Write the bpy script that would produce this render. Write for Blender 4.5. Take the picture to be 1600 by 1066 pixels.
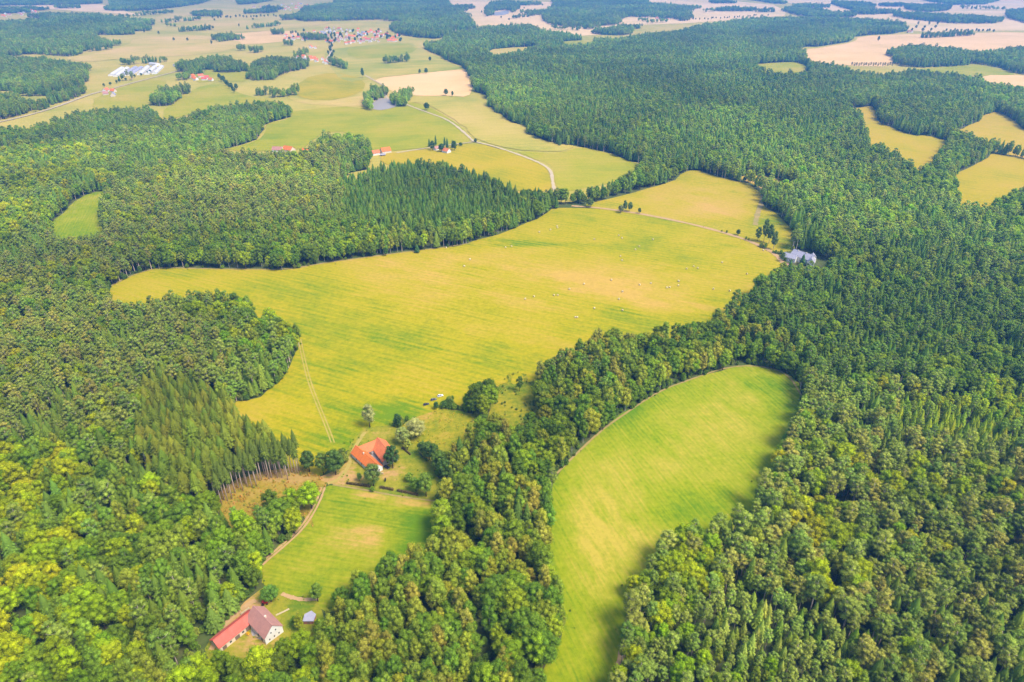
import bpy, bmesh, math, random
import numpy as np
from mathutils import Vector, Matrix
from mathutils.geometry import delaunay_2d_cdt

random.seed(7)
rng = np.random.default_rng(11)
R = math.radians
scn = bpy.context.scene
for o in list(bpy.data.objects):
    bpy.data.objects.remove(o)
col = scn.collection

# ------------------------------------------------------------------ camera
CAM_H, FPX, PITCH = 280.0, 1067.0, R(29.4)
cam_d = bpy.data.cameras.new('camera')
cam_d.sensor_width = 36.0
cam_d.lens = 36.0 * FPX / 1600.0
cam_d.clip_start = 1.0
cam_d.clip_end = 40000.0
cam = bpy.data.objects.new('camera', cam_d)
col.objects.link(cam)
cam.location = (0, 0, CAM_H)
cam.rotation_euler = (R(90) - PITCH, 0, 0)
scn.camera = cam

# ------------------------------------------------------------------ sky, sun, exposure
SUN_EL, SUN_AZ = R(57), R(122)      # azimuth clockwise from +Y (view direction): right, a little behind
w = bpy.data.worlds.new('World')
scn.world = w
w.use_nodes = True
nt = w.node_tree
nt.nodes.clear()
sky = nt.nodes.new('ShaderNodeTexSky')
sky.sky_type = 'NISHITA'
sky.sun_disc = False
sky.sun_elevation = SUN_EL
sky.sun_rotation = SUN_AZ
sky.air_density = 1.0
sky.dust_density = 2.0
bg = nt.nodes.new('ShaderNodeBackground')
bg.inputs['Strength'].default_value = 0.15
wo = nt.nodes.new('ShaderNodeOutputWorld')
nt.links.new(sky.outputs[0], bg.inputs['Color'])
nt.links.new(bg.outputs[0], wo.inputs['Surface'])
sun_d = bpy.data.lights.new('sun', 'SUN')
sun_d.energy = 2.7
sun_d.angle = R(22)
sun_d.color = (1.0, 0.93, 0.80)
sun = bpy.data.objects.new('sun', sun_d)
col.objects.link(sun)
sdir = Vector((math.sin(SUN_AZ) * math.cos(SUN_EL), math.cos(SUN_AZ) * math.cos(SUN_EL), math.sin(SUN_EL)))
sun.rotation_euler = sdir.to_track_quat('Z', 'Y').to_euler()
sun.location = (0, 0, 600)
scn.view_settings.view_transform = 'Standard'
scn.view_settings.look = 'None'
scn.view_settings.gamma = 1.0
scn.view_settings.use_curve_mapping = False
scn.view_settings.exposure = 1.05

# ------------------------------------------------------------------ terrain and pixel -> ground
def terr(x, y):
    x = np.asarray(x, float); y = np.asarray(y, float)
    d = np.hypot(x, y)
    f = 1.0 / (1.0 + (d / 1900.0) ** 4)
    g = np.clip((d - 350) / 900.0, 0, 1)
    return 4.0 * np.sin(x / 230 + .6) * np.cos(y / 250 + .4) * f * g + 9.0 * np.sin(x / 900 + 1.0) * np.sin(y / 850 + .5) * g

cP, sP = math.cos(PITCH), math.sin(PITCH)
def P(px, py, z=0.0):
    """ground point (height z above the terrain) seen at a photo pixel"""
    u = (px - 800) / FPX; v = (533 - py) / FPX
    dx, dy, dz = u, cP + v * sP, -sP + v * cP
    h = 0.0
    for _ in range(14):
        t = (h + z - CAM_H) / dz
        h = float(terr(t * dx, t * dy))
    return (t * dx, t * dy)
def proj(x, y, z):
    Z = z - CAM_H
    f = y * cP - Z * sP
    up = y * sP + Z * cP
    f = np.maximum(f, 1e-3)
    return 800 + FPX * x / f, 533 - FPX * up / f, f

# ------------------------------------------------------------------ object helpers
def tag(o, label=None, cat=None, group=None, kind=None):
    if label: o['label'] = label
    if cat: o['category'] = cat
    if group: o['group'] = group
    if kind: o['kind'] = kind
    return o
def link(name, me, parent=None, mat=None):
    o = bpy.data.objects.new(name, me)
    col.objects.link(o)
    if parent is not None: o.parent = parent
    if mat is not None and me is not None and not me.materials: me.materials.append(mat)
    return o
def empty(name, loc, rz=0.0):
    o = bpy.data.objects.new(name, None)
    o.empty_display_size = 0.5
    col.objects.link(o)
    o.location = loc
    o.rotation_euler = (0, 0, rz)
    return o
def mesh(name, verts, faces, mat=None, smooth=False):
    me = bpy.data.meshes.new(name)
    me.from_pydata([tuple(map(float, v)) for v in verts], [], [tuple(map(int, f)) for f in faces])
    if mat: me.materials.append(mat)
    if smooth:
        for p in me.polygons: p.use_smooth = True
    me.update()
    return me
class MB:
    """collects boxes, prisms and tubes into one mesh"""
    def __init__(s): s.v = []; s.f = []
    def add(s, v, f):
        n = len(s.v); s.v += [tuple(a) for a in v]; s.f += [tuple(i + n for i in a) for a in f]; return s
    def box(s, x0, x1, y0, y1, z0, z1):
        v = [(x0,y0,z0),(x1,y0,z0),(x1,y1,z0),(x0,y1,z0),(x0,y0,z1),(x1,y0,z1),(x1,y1,z1),(x0,y1,z1)]
        return s.add(v, [(0,3,2,1),(4,5,6,7),(0,1,5,4),(1,2,6,5),(2,3,7,6),(3,0,4,7)])
    def prism(s, prof, x0, x1):
        """profile in (y,z), extruded along x"""
        n = len(prof)
        v = [(x0, a, b) for a, b in prof] + [(x1, a, b) for a, b in prof]
        f = [tuple(range(n)), tuple(range(2*n-1, n-1, -1))] + [(i, i+n, (i+1) % n + n, (i+1) % n) for i in range(n)]
        return s.add(v, f)
    def tube(s, pts, rads, n=6, cap=True):
        vs = []; fs = []
        for k, (p, r) in enumerate(zip(pts, rads)):
            p = Vector(p)
            d = (Vector(pts[min(k+1, len(pts)-1)]) - Vector(pts[max(k-1, 0)])).normalized()
            a = d.cross(Vector((0.3, 0.9, 0.1))).normalized(); b = d.cross(a)
            for i in range(n):
                t = 2 * math.pi * i / n
                vs.append(p + a * (r * math.cos(t)) + b * (r * math.sin(t)))
        for k in range(len(pts)-1):
            for i in range(n):
                j = (i+1) % n
                fs.append((k*n+i, k*n+j, (k+1)*n+j, (k+1)*n+i))
        if cap:
            fs.append(tuple(range(n-1, -1, -1))); fs.append(tuple(range((len(pts)-1)*n, len(pts)*n)))
        return s.add(vs, fs)
    def build(s, name, mat, parent=None, smooth=False):
        return link(name, mesh(name, s.v, s.f, mat, smooth), parent)

# ------------------------------------------------------------------ materials
def new_mat(name):
    m = bpy.data.materials.new(name); m.use_nodes = True
    m.node_tree.nodes.clear()
    return m, m.node_tree.nodes, m.node_tree.links
def N(ns, t, **kw):
    n = ns.new('ShaderNode' + t)
    for k, v in kw.items():
        if k in n.inputs: n.inputs[k].default_value = v
        else: setattr(n, k, v)
    return n
def mixc(ns, ls, fac, a, b, blend='MIX'):
    n = ns.new('ShaderNodeMix'); n.data_type = 'RGBA'; n.blend_type = blend
    for i, x in ((0, fac), (6, a), (7, b)):
        if hasattr(x, 'links'): ls.new(x, n.inputs[i])
        elif isinstance(x, (int, float)): n.inputs[i].default_value = x
        else: n.inputs[i].default_value = (*x, 1)
    return n.outputs[2]
def math_n(ns, ls, op, a, b=None, c=None, clamp=False):
    n = ns.new('ShaderNodeMath'); n.operation = op; n.use_clamp = clamp
    for i, x in enumerate((a, b, c)):
        if x is None: continue
        if hasattr(x, 'links'): ls.new(x, n.inputs[i])
        else: n.inputs[i].default_value = x
    return n.outputs[0]
def ramp(ns, ls, x, lo, hi):
    n = ns.new('ShaderNodeMapRange'); n.clamp = True
    ls.new(x, n.inputs[0]); n.inputs[1].default_value = lo; n.inputs[2].default_value = hi
    return n.outputs[0]
def noise(ns, ls, vec, scale, detail=4, rough=.55):
    n = ns.new('ShaderNodeTexNoise'); n.inputs['Scale'].default_value = scale
    n.inputs['Detail'].default_value = detail; n.inputs['Roughness'].default_value = rough
    ls.new(vec, n.inputs['Vector'])
    return n.outputs[0]
def scaled_pos(ns, ls, rz=0.0, sc=(1, 1, 1)):
    g = ns.new('ShaderNodeNewGeometry')
    mp = ns.new('ShaderNodeMapping'); mp.vector_type = 'TEXTURE'
    mp.inputs['Rotation'].default_value = (0, 0, rz)
    ls.new(g.outputs['Position'], mp.inputs['Vector'])
    mp2 = ns.new('ShaderNodeMapping'); mp2.inputs['Scale'].default_value = sc
    ls.new(mp.outputs[0], mp2.inputs['Vector'])
    return mp2.outputs[0]

def field_mat(name, green, mid, dry, rz=0.0, bias=0.0, patch=70.0, rows=5.0, row_amt=.25, fine=1.0):
    m, ns, ls = new_mat(name)
    pos = scaled_pos(ns, ls)
    at = ns.new('ShaderNodeAttribute'); at.attribute_name = 'dry'
    big = noise(ns, ls, pos, 1 / patch, 5, .6)
    st = scaled_pos(ns, ls, rz, (1 / (rows * 14), 1 / rows, 0))
    streak = noise(ns, ls, st, 1.0, 4, .65)
    sml = noise(ns, ls, pos, 1 / 3.0, 4, .7)
    brk = noise(ns, ls, scaled_pos(ns, ls, rz, (2.2 / patch, 6.0 / patch, 0)), 1.0, 5, .65)
    dry_ = math_n(ns, ls, 'MULTIPLY', at.outputs['Fac'], ramp(ns, ls, brk, .36, .62))
    dry_ = math_n(ns, ls, 'ADD', math_n(ns, ls, 'MULTIPLY', dry_, .9), math_n(ns, ls, 'MULTIPLY', at.outputs['Fac'], .25))
    f = math_n(ns, ls, 'ADD', math_n(ns, ls, 'MULTIPLY', math_n(ns, ls, 'SUBTRACT', big, .5), 1.5), dry_)
    f = math_n(ns, ls, 'ADD', f, math_n(ns, ls, 'MULTIPLY', math_n(ns, ls, 'SUBTRACT', streak, .5), row_amt * 4))
    f = math_n(ns, ls, 'ADD', f, math_n(ns, ls, 'MULTIPLY', math_n(ns, ls, 'SUBTRACT', sml, .5), .5 * fine))
    sx_ = ns.new('ShaderNodeSeparateXYZ'); ls.new(scaled_pos(ns, ls, rz, (1, 1, 1)), sx_.inputs[0])
    wob = noise(ns, ls, scaled_pos(ns, ls, rz, (1 / 120, 1 / 40, 0)), 1.0, 3, .5)
    ph = math_n(ns, ls, 'ADD', math_n(ns, ls, 'MULTIPLY', sx_.outputs[1], 6.2832 / (rows * 1.9)), math_n(ns, ls, 'MULTIPLY', wob, 16.0))
    ln = math_n(ns, ls, 'MULTIPLY', math_n(ns, ls, 'SINE', ph), row_amt * .36)
    f = math_n(ns, ls, 'ADD', f, math_n(ns, ls, 'MULTIPLY', ln, ramp(ns, ls, brk, .3, .6)))
    f = math_n(ns, ls, 'ADD', f, .5 + bias)
    c1 = mixc(ns, ls, ramp(ns, ls, f, 0.0, .5), green, mid)
    c2 = mixc(ns, ls, ramp(ns, ls, f, .5, 1.1), c1, dry)
    v = ramp(ns, ls, sml, .2, .8)
    c3 = mixc(ns, ls, 1.0, c2, mixc(ns, ls, v, (.82, .82, .82), (1.12, 1.12, 1.12)), 'MULTIPLY')
    b = N(ns, 'BsdfPrincipled', Roughness=.9)
    b.inputs['Specular IOR Level'].default_value = .02
    ls.new(c3, b.inputs['Base Color'])
    bump = ns.new('ShaderNodeBump'); bump.inputs['Strength'].default_value = .35; bump.inputs['Distance'].default_value = .4
    ls.new(sml, bump.inputs['Height']); ls.new(bump.outputs[0], b.inputs['Normal'])
    o = ns.new('ShaderNodeOutputMaterial'); ls.new(b.outputs[0], o.inputs[0])
    return m
def plain_mat(name, c, c2=None, scale=.5, rough=.8, spec=.25, metal=0.0, bump=0.0):
    m, ns, ls = new_mat(name)
    b = N(ns, 'BsdfPrincipled', Roughness=rough, Metallic=metal)
    b.inputs['Specular IOR Level'].default_value = spec
    tc = ns.new('ShaderNodeTexCoord')
    nz = noise(ns, ls, tc.outputs['Object'], scale, 5, .65)
    c2 = c2 or tuple(x * .75 for x in c)
    ls.new(mixc(ns, ls, ramp(ns, ls, nz, .3, .7), c, c2), b.inputs['Base Color'])
    if bump:
        bp = ns.new('ShaderNodeBump'); bp.inputs['Strength'].default_value = bump; bp.inputs['Distance'].default_value = .1
        ls.new(nz, bp.inputs['Height']); ls.new(bp.outputs[0], b.inputs['Normal'])
    o = ns.new('ShaderNodeOutputMaterial'); ls.new(b.outputs[0], o.inputs[0])
    return m
def roof_mat(name, c, c2):
    """tile courses run along local X; object coordinates"""
    m, ns, ls = new_mat(name)
    tc = ns.new('ShaderNodeTexCoord')
    nz = noise(ns, ls, tc.outputs['Object'], .35, 5, .7)
    n2 = noise(ns, ls, tc.outputs['Object'], 3.0, 3, .7)
    wv = ns.new('ShaderNodeTexWave'); wv.wave_type = 'BANDS'; wv.bands_direction = 'Z'
    wv.inputs['Scale'].default_value = 1.6; wv.inputs['Distortion'].default_value = .3
    ls.new(tc.outputs['Object'], wv.inputs['Vector'])
    cc = mixc(ns, ls, ramp(ns, ls, nz, .35, .7), c, c2)
    cc = mixc(ns, ls, 1.0, cc, mixc(ns, ls, n2, (.75, .75, .75), (1.2, 1.2, 1.2)), 'MULTIPLY')
    b = N(ns, 'BsdfPrincipled', Roughness=.75)
    b.inputs['Specular IOR Level'].default_value = .2
    ls.new(cc, b.inputs['Base Color'])
    bp = ns.new('ShaderNodeBump'); bp.inputs['Strength'].default_value = .4; bp.inputs['Distance'].default_value = .05
    ls.new(wv.outputs[0], bp.inputs['Height']); ls.new(bp.outputs[0], b.inputs['Normal'])
    o = ns.new('ShaderNodeOutputMaterial'); ls.new(b.outputs[0], o.inputs[0])
    return m
def leaf_mat(name, vary=.35, trans=.25):
    m, ns, ls = new_mat(name)
    at = ns.new('ShaderNodeAttribute'); at.attribute_type = 'INSTANCER'; at.attribute_name = 'tint'
    g = ns.new('ShaderNodeNewGeometry')
    rnd = g.outputs['Random Per Island']
    v = mixc(ns, ls, rnd, (1 - vary,) * 3, (1 + vary, 1 + vary, 1 + vary * .6))
    c = mixc(ns, ls, 1.0, at.outputs['Color'], v, 'MULTIPLY')
    d = ns.new('ShaderNodeBsdfDiffuse'); ls.new(c, d.inputs['Color'])
    t = ns.new('ShaderNodeBsdfTranslucent')
    ls.new(mixc(ns, ls, 1.0, c, (1.15, 1.25, .5), 'MULTIPLY'), t.inputs['Color'])
    mx = ns.new('ShaderNodeMixShader'); mx.inputs[0].default_value = trans
    ls.new(d.outputs[0], mx.inputs[1]); ls.new(t.outputs[0], mx.inputs[2])
    o = ns.new('ShaderNodeOutputMaterial'); ls.new(mx.outputs[0], o.inputs[0])
    return m

M = {}
M['floor'] = field_mat('forest_floor', (.05, .085, .02), (.09, .11, .03), (.15, .11, .05), patch=25, rows=3, row_amt=.05)
M['meadow'] = field_mat('meadow_grass', (.125, .20, .004), (.335, .278, .004), (.45, .285, .05), rz=R(-24), rows=3.2, row_amt=.24, patch=110)
M['meadow_b'] = field_mat('upper_meadow_grass', (.14, .20, .006), (.36, .28, .012), (.46, .28, .065), rz=R(-35), rows=3.5, row_amt=.2, patch=90)
M['lush'] = field_mat('lush_meadow_grass', (.085, .185, .003), (.225, .262, .005), (.40, .31, .04), rz=R(-70), rows=1.6, row_amt=.24, patch=60)
M['small'] = field_mat('small_meadow_grass', (.10, .185, .005), (.25, .26, .009), (.43, .27, .065), rz=R(-12), rows=1.6, row_amt=.2, patch=40, bias=-.12)
M['wild'] = field_mat('wild_grass', (.12, .17, .010), (.28, .24, .012), (.40, .245, .05), rz=R(20), rows=2.0, row_amt=.1, patch=14, fine=2.2, bias=-.14)
M['clear'] = field_mat('clearing_grass', (.10, .13, .015), (.30, .215, .025), (.36, .23, .07), patch=12, rows=2, row_amt=.05, fine=2.0)
M['yard'] = field_mat('yard_grass', (.11, .17, .010), (.26, .235, .018), (.42, .25, .09), patch=11, rows=1.5, row_amt=.08, fine=1.6, bias=-.16)
M['far'] = field_mat('far_grassland', (.20, .24, .02), (.41, .32, .055), (.56, .36, .13), rz=R(8), rows=9, row_amt=.16, patch=200, fine=.5)
M['green'] = field_mat('green_pasture', (.15, .22, .008), (.31, .28, .015), (.44, .30, .06), rz=R(5), rows=7, row_amt=.16, patch=130, fine=.6)
M['yellow'] = field_mat('yellow_pasture', (.20, .22, .006), (.37, .28, .007), (.47, .29, .04), rz=R(-40), rows=6, row_amt=.18, patch=110, fine=.6)
M['straw'] = field_mat('straw_field', (.54, .35, .12), (.68, .42, .18), (.76, .48, .23), rz=R(10), rows=9, row_amt=.14, patch=160, fine=.4)
M['straw_far'] = field_mat('far_stubble', (.42, .34, .11), (.66, .44, .20), (.76, .50, .26), rz=R(4), rows=40, row_amt=.2, patch=380, fine=.2)
M['track'] = plain_mat('track_earth', (.46, .28, .14), (.36, .23, .09), .4)
M['tracklite'] = plain_mat('worn_grass', (.40, .29, .08), (.30, .25, .04), .3)
M['gravel'] = plain_mat('pale_gravel', (.48, .37, .23), (.40, .31, .17), .2)
M['margin'] = plain_mat('dry_margin', (.36, .24, .09), (.22, .19, .045), .15)
M['bark'] = plain_mat('bark', (.09, .065, .045), (.05, .04, .03), 1.2)
M['bark_pale'] = plain_mat('pale_spruce_bark', (.64, .50, .43), (.52, .39, .32), .8)
M['bark_birch'] = plain_mat('birch_bark', (.5, .47, .42), (.2, .18, .16), 1.5)
M['leaf'] = leaf_mat('broad_leaves', .38, .36)
M['needle'] = leaf_mat('needles', .34, .2)
M['white'] = plain_mat('white_plaster', (.78, .76, .72), (.66, .63, .58), .3)
M['cream'] = plain_mat('cream_plaster', (.70, .60, .46), (.6, .5, .38), .3)
M['stone'] = plain_mat('grey_plaster', (.42, .38, .33), (.32, .29, .25), .5)
M['wood'] = plain_mat('weathered_wood', (.22, .16, .11), (.14, .10, .07), 2)
M['glass'] = plain_mat('window_glass', (.03, .035, .045), (.02, .02, .03), 1, rough=.1, spec=.6)
M['orange'] = roof_mat('orange_tiles', (.72, .19, .035), (.60, .15, .035))
M['salmon'] = roof_mat('salmon_tiles', (.66, .20, .07), (.55, .15, .06))
M['red'] = roof_mat('red_roof', (.60, .10, .06), (.48, .14, .10))
M['brown'] = roof_mat('brown_tiles', (.46, .22, .17), (.36, .18, .15))
M['slate'] = roof_mat('grey_slate', (.36, .34, .40), (.28, .27, .33))
M['pale_roof'] = roof_mat('pale_sheet_roof', (.60, .56, .54), (.48, .45, .43))
M['paving'] = plain_mat('courtyard_paving', (.40, .35, .32), (.30, .27, .24), .8)
M['tyre'] = plain_mat('tyre_rubber', (.02, .02, .02), None, 3)
M['car_dark'] = plain_mat('dark_car_paint', (.045, .045, .055), None, .1, rough=.3, spec=.5)
M['car_grey'] = plain_mat('grey_car_paint', (.13, .13, .15), None, .1, rough=.3, spec=.5)
M['car_white'] = plain_mat('white_car_paint', (.80, .80, .82), (.76, .76, .78), .1, rough=.3, spec=.5)
M['car_red'] = plain_mat('red_paint', (.55, .02, .015), None, .1, rough=.4, spec=.4)
M['bale'] = plain_mat('straw_bale', (.55, .44, .26), (.42, .32, .17), 2.2)
M['bale_wrap'] = plain_mat('bale_net', (.66, .56, .38), (.52, .43, .27), 2.2)
M['hedge'] = leaf_mat('hedge_leaves', .4, .15)
# water
m, ns, ls = new_mat('pond_water')
b = N(ns, 'BsdfPrincipled', Roughness=.45); b.inputs['Base Color'].default_value = (.30, .26, .23, 1); b.inputs['Specular IOR Level'].default_value = .1
pw = scaled_pos(ns, ls); nz = noise(ns, ls, pw, .6, 4, .6)
bp = ns.new('ShaderNodeBump'); bp.inputs['Strength'].default_value = .15
ls.new(nz, bp.inputs['Height']); ls.new(bp.outputs[0], b.inputs['Normal'])
o_ = ns.new('ShaderNodeOutputMaterial'); ls.new(b.outputs[0], o_.inputs[0]); M['water'] = m

# ------------------------------------------------------------------ outlines
TH = 20.0
def T(*pts, h=None):
    """pixels that show the tops of trees standing at the outline"""
    return [(x, y, h if h else (TH if y > 330 else 16.0)) for x, y in pts]
def outline(pts, smooth=2, jit=1.2):
    ws = []
    for p in pts:
        if p[0] == 'w': ws.append((p[1], p[2]))
        else: ws.append(P(*p))
    a = np.array(ws, float)
    for _ in range(smooth):
        b = np.roll(a, -1, 0)
        a = np.stack([a * .75 + b * .25, a * .25 + b * .75], 1).reshape(-1, 2)
    out = []
    for i in range(len(a)):
        p, q = a[i], a[(i + 1) % len(a)]
        L = np.hypot(*(q - p)); d = max(np.hypot(*p), 1)
        n = int(max(1, min(60, L / max(9.0, d * .02))))
        for k in range(n): out.append(p + (q - p) * k / n)
    a = np.array(out)
    dd = np.hypot(a[:, 0], a[:, 1])
    a += rng.normal(0, 1, a.shape) * (jit * np.clip(dd / 500, .5, 2))[:, None]
    return a
def inside(poly, x, y):
    r = np.zeros(len(x), bool)
    x0, y0 = poly.min(0); x1, y1 = poly.max(0)
    idx = np.nonzero((x >= x0) & (x <= x1) & (y >= y0) & (y <= y1))[0]
    if not len(idx): return r
    X = x[idx]; Y = y[idx]; c = np.zeros(len(idx), bool)
    px, py = poly[:, 0], poly[:, 1]; qx, qy = np.roll(px, -1), np.roll(py, -1)
    for i in range(len(px)):
        if py[i] == qy[i]: continue
        cond = (py[i] > Y) != (qy[i] > Y)
        if cond.any():
            c ^= cond & (X < (qx[i] - px[i]) * (Y - py[i]) / (qy[i] - py[i]) + px[i])
    r[idx] = c
    return r
def sheet(name, poly, mat, lift, step, spots=(), kind='structure', label=None):
    x0, y0 = poly.min(0); x1, y1 = poly.max(0)
    gx, gy = np.meshgrid(np.arange(x0, x1, step), np.arange(y0, y1, step))
    gx = gx.ravel(); gy = gy.ravel()
    k = inside(poly, gx, gy)
    gx, gy = gx[k], gy[k]
    pts = [Vector(p) for p in poly] + [Vector(p) for p in zip(gx, gy)]
    n = len(poly)
    vs, es, fs, *_ = delaunay_2d_cdt(pts, [(i, (i + 1) % n) for i in range(n)], [], 1, .01)
    V = np.array([(v.x, v.y) for v in vs])
    Z = terr(V[:, 0], V[:, 1]) + lift
    me = bpy.data.meshes.new(name)
    me.from_pydata(np.column_stack([V, Z]).tolist(), [], [tuple(f) for f in fs])
    me.materials.append(mat)
    at = me.attributes.new('dry', 'FLOAT', 'POINT')  # dryness of the grass; some negative spots are painted tree shade
    dry = np.zeros(len(V))
    for (px, py, rx, ry, ang, amt) in spots:
        c = P(px, py)
        dx, dy = V[:, 0] - c[0], V[:, 1] - c[1]
        ca, sa = math.cos(R(ang)), math.sin(R(ang))
        u = (dx * ca + dy * sa) / rx; v = (-dx * sa + dy * ca) / ry
        dry += (amt * 1.35 if amt > 0 else amt * .62) * np.exp(-(u * u + v * v))
    at.data.foreach_set('value', dry)
    o = link(name, me)
    if o.data.polygons and o.data.polygons[0].normal.z < 0: me.flip_normals()
    tag(o, label, kind=kind)
    return o
def strip(name, pts, width, mat, lift, world=False, wiggle=.35, label=None):
    c = np.array([P(*p) for p in pts] if not world else pts, float)
    for _ in range(3):
        if len(c) < 3: break
        m_ = np.stack([c[:-1] * .75 + c[1:] * .25, c[:-1] * .25 + c[1:] * .75], 1).reshape(-1, 2)
        c = np.vstack([c[:1], m_, c[-1:]])
    out = []
    for a, b in zip(c[:-1], c[1:]):
        n = int(max(1, np.hypot(*(b - a)) / 8))
        out += [a + (b - a) * k / n for k in range(n)]
    out.append(c[-1]); c = np.array(out)
    t = np.gradient(c, axis=0); t /= np.hypot(t[:, 0], t[:, 1])[:, None] + 1e-9
    nn = np.stack([-t[:, 1], t[:, 0]], 1)
    ws = width * .5 * (1 + rng.normal(0, wiggle * .4, len(c)))
    Lf, Rt = c + nn * ws[:, None], c - nn * ws[:, None]
    V = np.vstack([Lf, Rt]); n = len(c)
    Z = terr(V[:, 0], V[:, 1]) + lift
    me = mesh(name, np.column_stack([V, Z]), [(i + n, i + 1 + n, i + 1, i) for i in range(n - 1)], mat)
    return tag(link(name, me), label, kind='structure')

# ------------------------------------------------------------------ the ground and the open land
def ground():
    def axis(lo, hi, fine_lo, fine_hi, s, grow):
        a = list(np.arange(fine_lo, fine_hi + 1, s))
        st = s
        while a[-1] < hi: st *= grow; a.append(min(hi, a[-1] + st))
        st = s
        while a[0] > lo: st *= grow; a.insert(0, max(lo, a[0] - st))
        return np.array(a)
    xs = axis(-13000, 13000, -1500, 1500, 30, 1.15); ys = axis(-1500, 15000, 60, 2300, 30, 1.12)
    X, Y = np.meshgrid(xs, ys); Z = terr(X, Y)
    nx, ny = len(xs), len(ys)
    v = np.column_stack([X.ravel(), Y.ravel(), Z.ravel()])
    f = [(j*nx+i, j*nx+i+1, (j+1)*nx+i+1, (j+1)*nx+i) for j in range(ny-1) for i in range(nx-1)]
    me = mesh('ground', v, f, M['floor'], True)
    tag(link('ground', me), 'dark forest floor under the woods', kind='structure')
ground()

# big meadow in the middle
O_meadow = outline([(165,452),(200,432),(250,417),(300,420),(400,421),(455,421),(500,412),(560,404),(600,398),(640,393),(700,386),(735,380),
    (790,362),(830,345),(862,328),(880,325),(935,325),(1000,335),(1080,350),(1150,368),(1210,396),(1224,410)] +
    T((1215,420),(1180,440),(1150,460),(1130,478),(1110,492),(1060,500),(1000,510),(935,515),(910,530),(870,550),(830,562),(785,567),(745,588),(712,608)) +
    [(710,612),(704,630),(684,641),(640,657),(610,667),(580,672),(558,690),(545,705),(530,708)] +
    T((505,700),(480,703)) + T((455,690),(430,665),(400,648),(368,628),h=28) +
    [(358,627),(395,627),(425,607),(442,590),(462,560),(468,535)] +
    T((460,518),(440,494),(400,470),(370,458),(330,452),(290,455),(250,461),(210,466),(180,468)), smooth=1)
sheet('meadow', O_meadow, M['meadow'], .10, 12, spots=[
    (700,440,170,22,-24,.30),(850,430,150,26,-20,.42),(905,485,90,10,-15,.25),(1010,470,70,12,-20,.30),(1080,480,40,10,0,.35),(1050,430,140,30,-20,.20),(640,415,60,15,-20,.1),
    (880,545,28,12,-30,.5),(640,460,40,15,-20,.25),(960,450,60,14,-15,.25),
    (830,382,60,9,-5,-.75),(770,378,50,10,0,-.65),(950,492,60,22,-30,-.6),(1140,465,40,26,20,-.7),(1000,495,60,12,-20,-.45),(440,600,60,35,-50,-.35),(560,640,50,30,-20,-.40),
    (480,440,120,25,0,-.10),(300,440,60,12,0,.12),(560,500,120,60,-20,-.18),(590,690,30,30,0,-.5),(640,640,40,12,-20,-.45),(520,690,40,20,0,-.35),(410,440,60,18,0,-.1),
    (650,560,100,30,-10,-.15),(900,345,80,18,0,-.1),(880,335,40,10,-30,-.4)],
    label='large yellow-green mown meadow scattered with hay bales')
# upper right meadow
O_upper = outline([(905,322),(950,311),(1000,298),(1045,286),(1070,269),(1090,265),(1125,277),(1160,285),(1193,300),(1192,322),(1215,338),(1240,358),(1246,385),
    (1225,396),(1210,396),(1150,368),(1080,350),(1000,335),(935,325)], smooth=1)
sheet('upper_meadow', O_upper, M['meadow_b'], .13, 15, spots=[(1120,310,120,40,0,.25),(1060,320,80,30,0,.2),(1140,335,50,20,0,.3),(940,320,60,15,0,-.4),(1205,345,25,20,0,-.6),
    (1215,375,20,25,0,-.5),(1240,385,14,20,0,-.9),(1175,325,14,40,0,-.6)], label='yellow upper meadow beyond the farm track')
O_upper2 = outline([(1148,273),(1185,275),(1215,280),(1246,290),(1240,300),(1220,303),(1200,298),(1170,288)], smooth=1)
sheet('dry_meadow', O_upper2, M['meadow_b'], .18, 20, spots=[(1200,290,90,40,0,.5)], label='narrow dry meadow behind the upper meadow')
# right meadow
O_right = outline([(846,1056),(858,1020),(878,988),(880,950),(868,915),(850,885),(852,850),(862,815),(862,765),(870,740),(900,710),(940,672),(985,641),(1030,611),(1085,591),
    (1135,574),(1180,571),(1230,581),(1250,606),(1258,635),(1240,670),(1216,722)] + T((1196,752),(1178,775),(1150,800),(1100,808),(1052,820),(1020,850),(1006,880)) +
    [(998,905),(990,925),(984,962),(974,1012),(962,1060),(955,1110),(840,1110)], smooth=1)
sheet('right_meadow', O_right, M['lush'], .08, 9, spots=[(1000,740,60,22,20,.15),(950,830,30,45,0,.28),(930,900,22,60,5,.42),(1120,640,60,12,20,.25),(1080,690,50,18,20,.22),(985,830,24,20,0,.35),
    (1190,600,40,10,0,-.5),(1235,640,16,40,0,-.6),(880,790,12,60,0,-.45),(900,720,25,25,40,-.45),(1000,640,40,10,30,-.35),(1140,780,40,14,10,-.55),(1020,830,20,25,0,-.5),(960,940,14,40,0,-.4),(980,890,10,30,0,-.5),  # negative spots beside the right-hand wood paint its shade as darker green
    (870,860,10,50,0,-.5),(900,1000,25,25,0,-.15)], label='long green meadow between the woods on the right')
# small meadow between the two farms
O_small = outline([(520,757),(560,763),(600,771),(650,779),(687,783)] + T((684,812),(655,845),(630,862),(600,880),(560,895),(522,910),(500,922), h=17) +
    [(478,934),(440,931),(418,916),(402,898),(398,886),(430,861),(465,830),(485,800),(500,775),(510,762)], smooth=1)
sheet('small_meadow', O_small, M['small'], .08, 7, spots=[(600,778,26,3,-14,.8),(560,840,20,10,0,.35),(590,830,18,7,0,.3),(660,830,10,22,0,-.7),(640,850,16,16,0,-.45),(470,915,20,14,0,-.3),(520,790,20,20,0,-.2),(670,785,8,2,0,.6),(430,880,10,20,0,.1)],  # strong negative spots on the right side are painted shade of the trees there
    label='small green meadow between the two farms')
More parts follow.
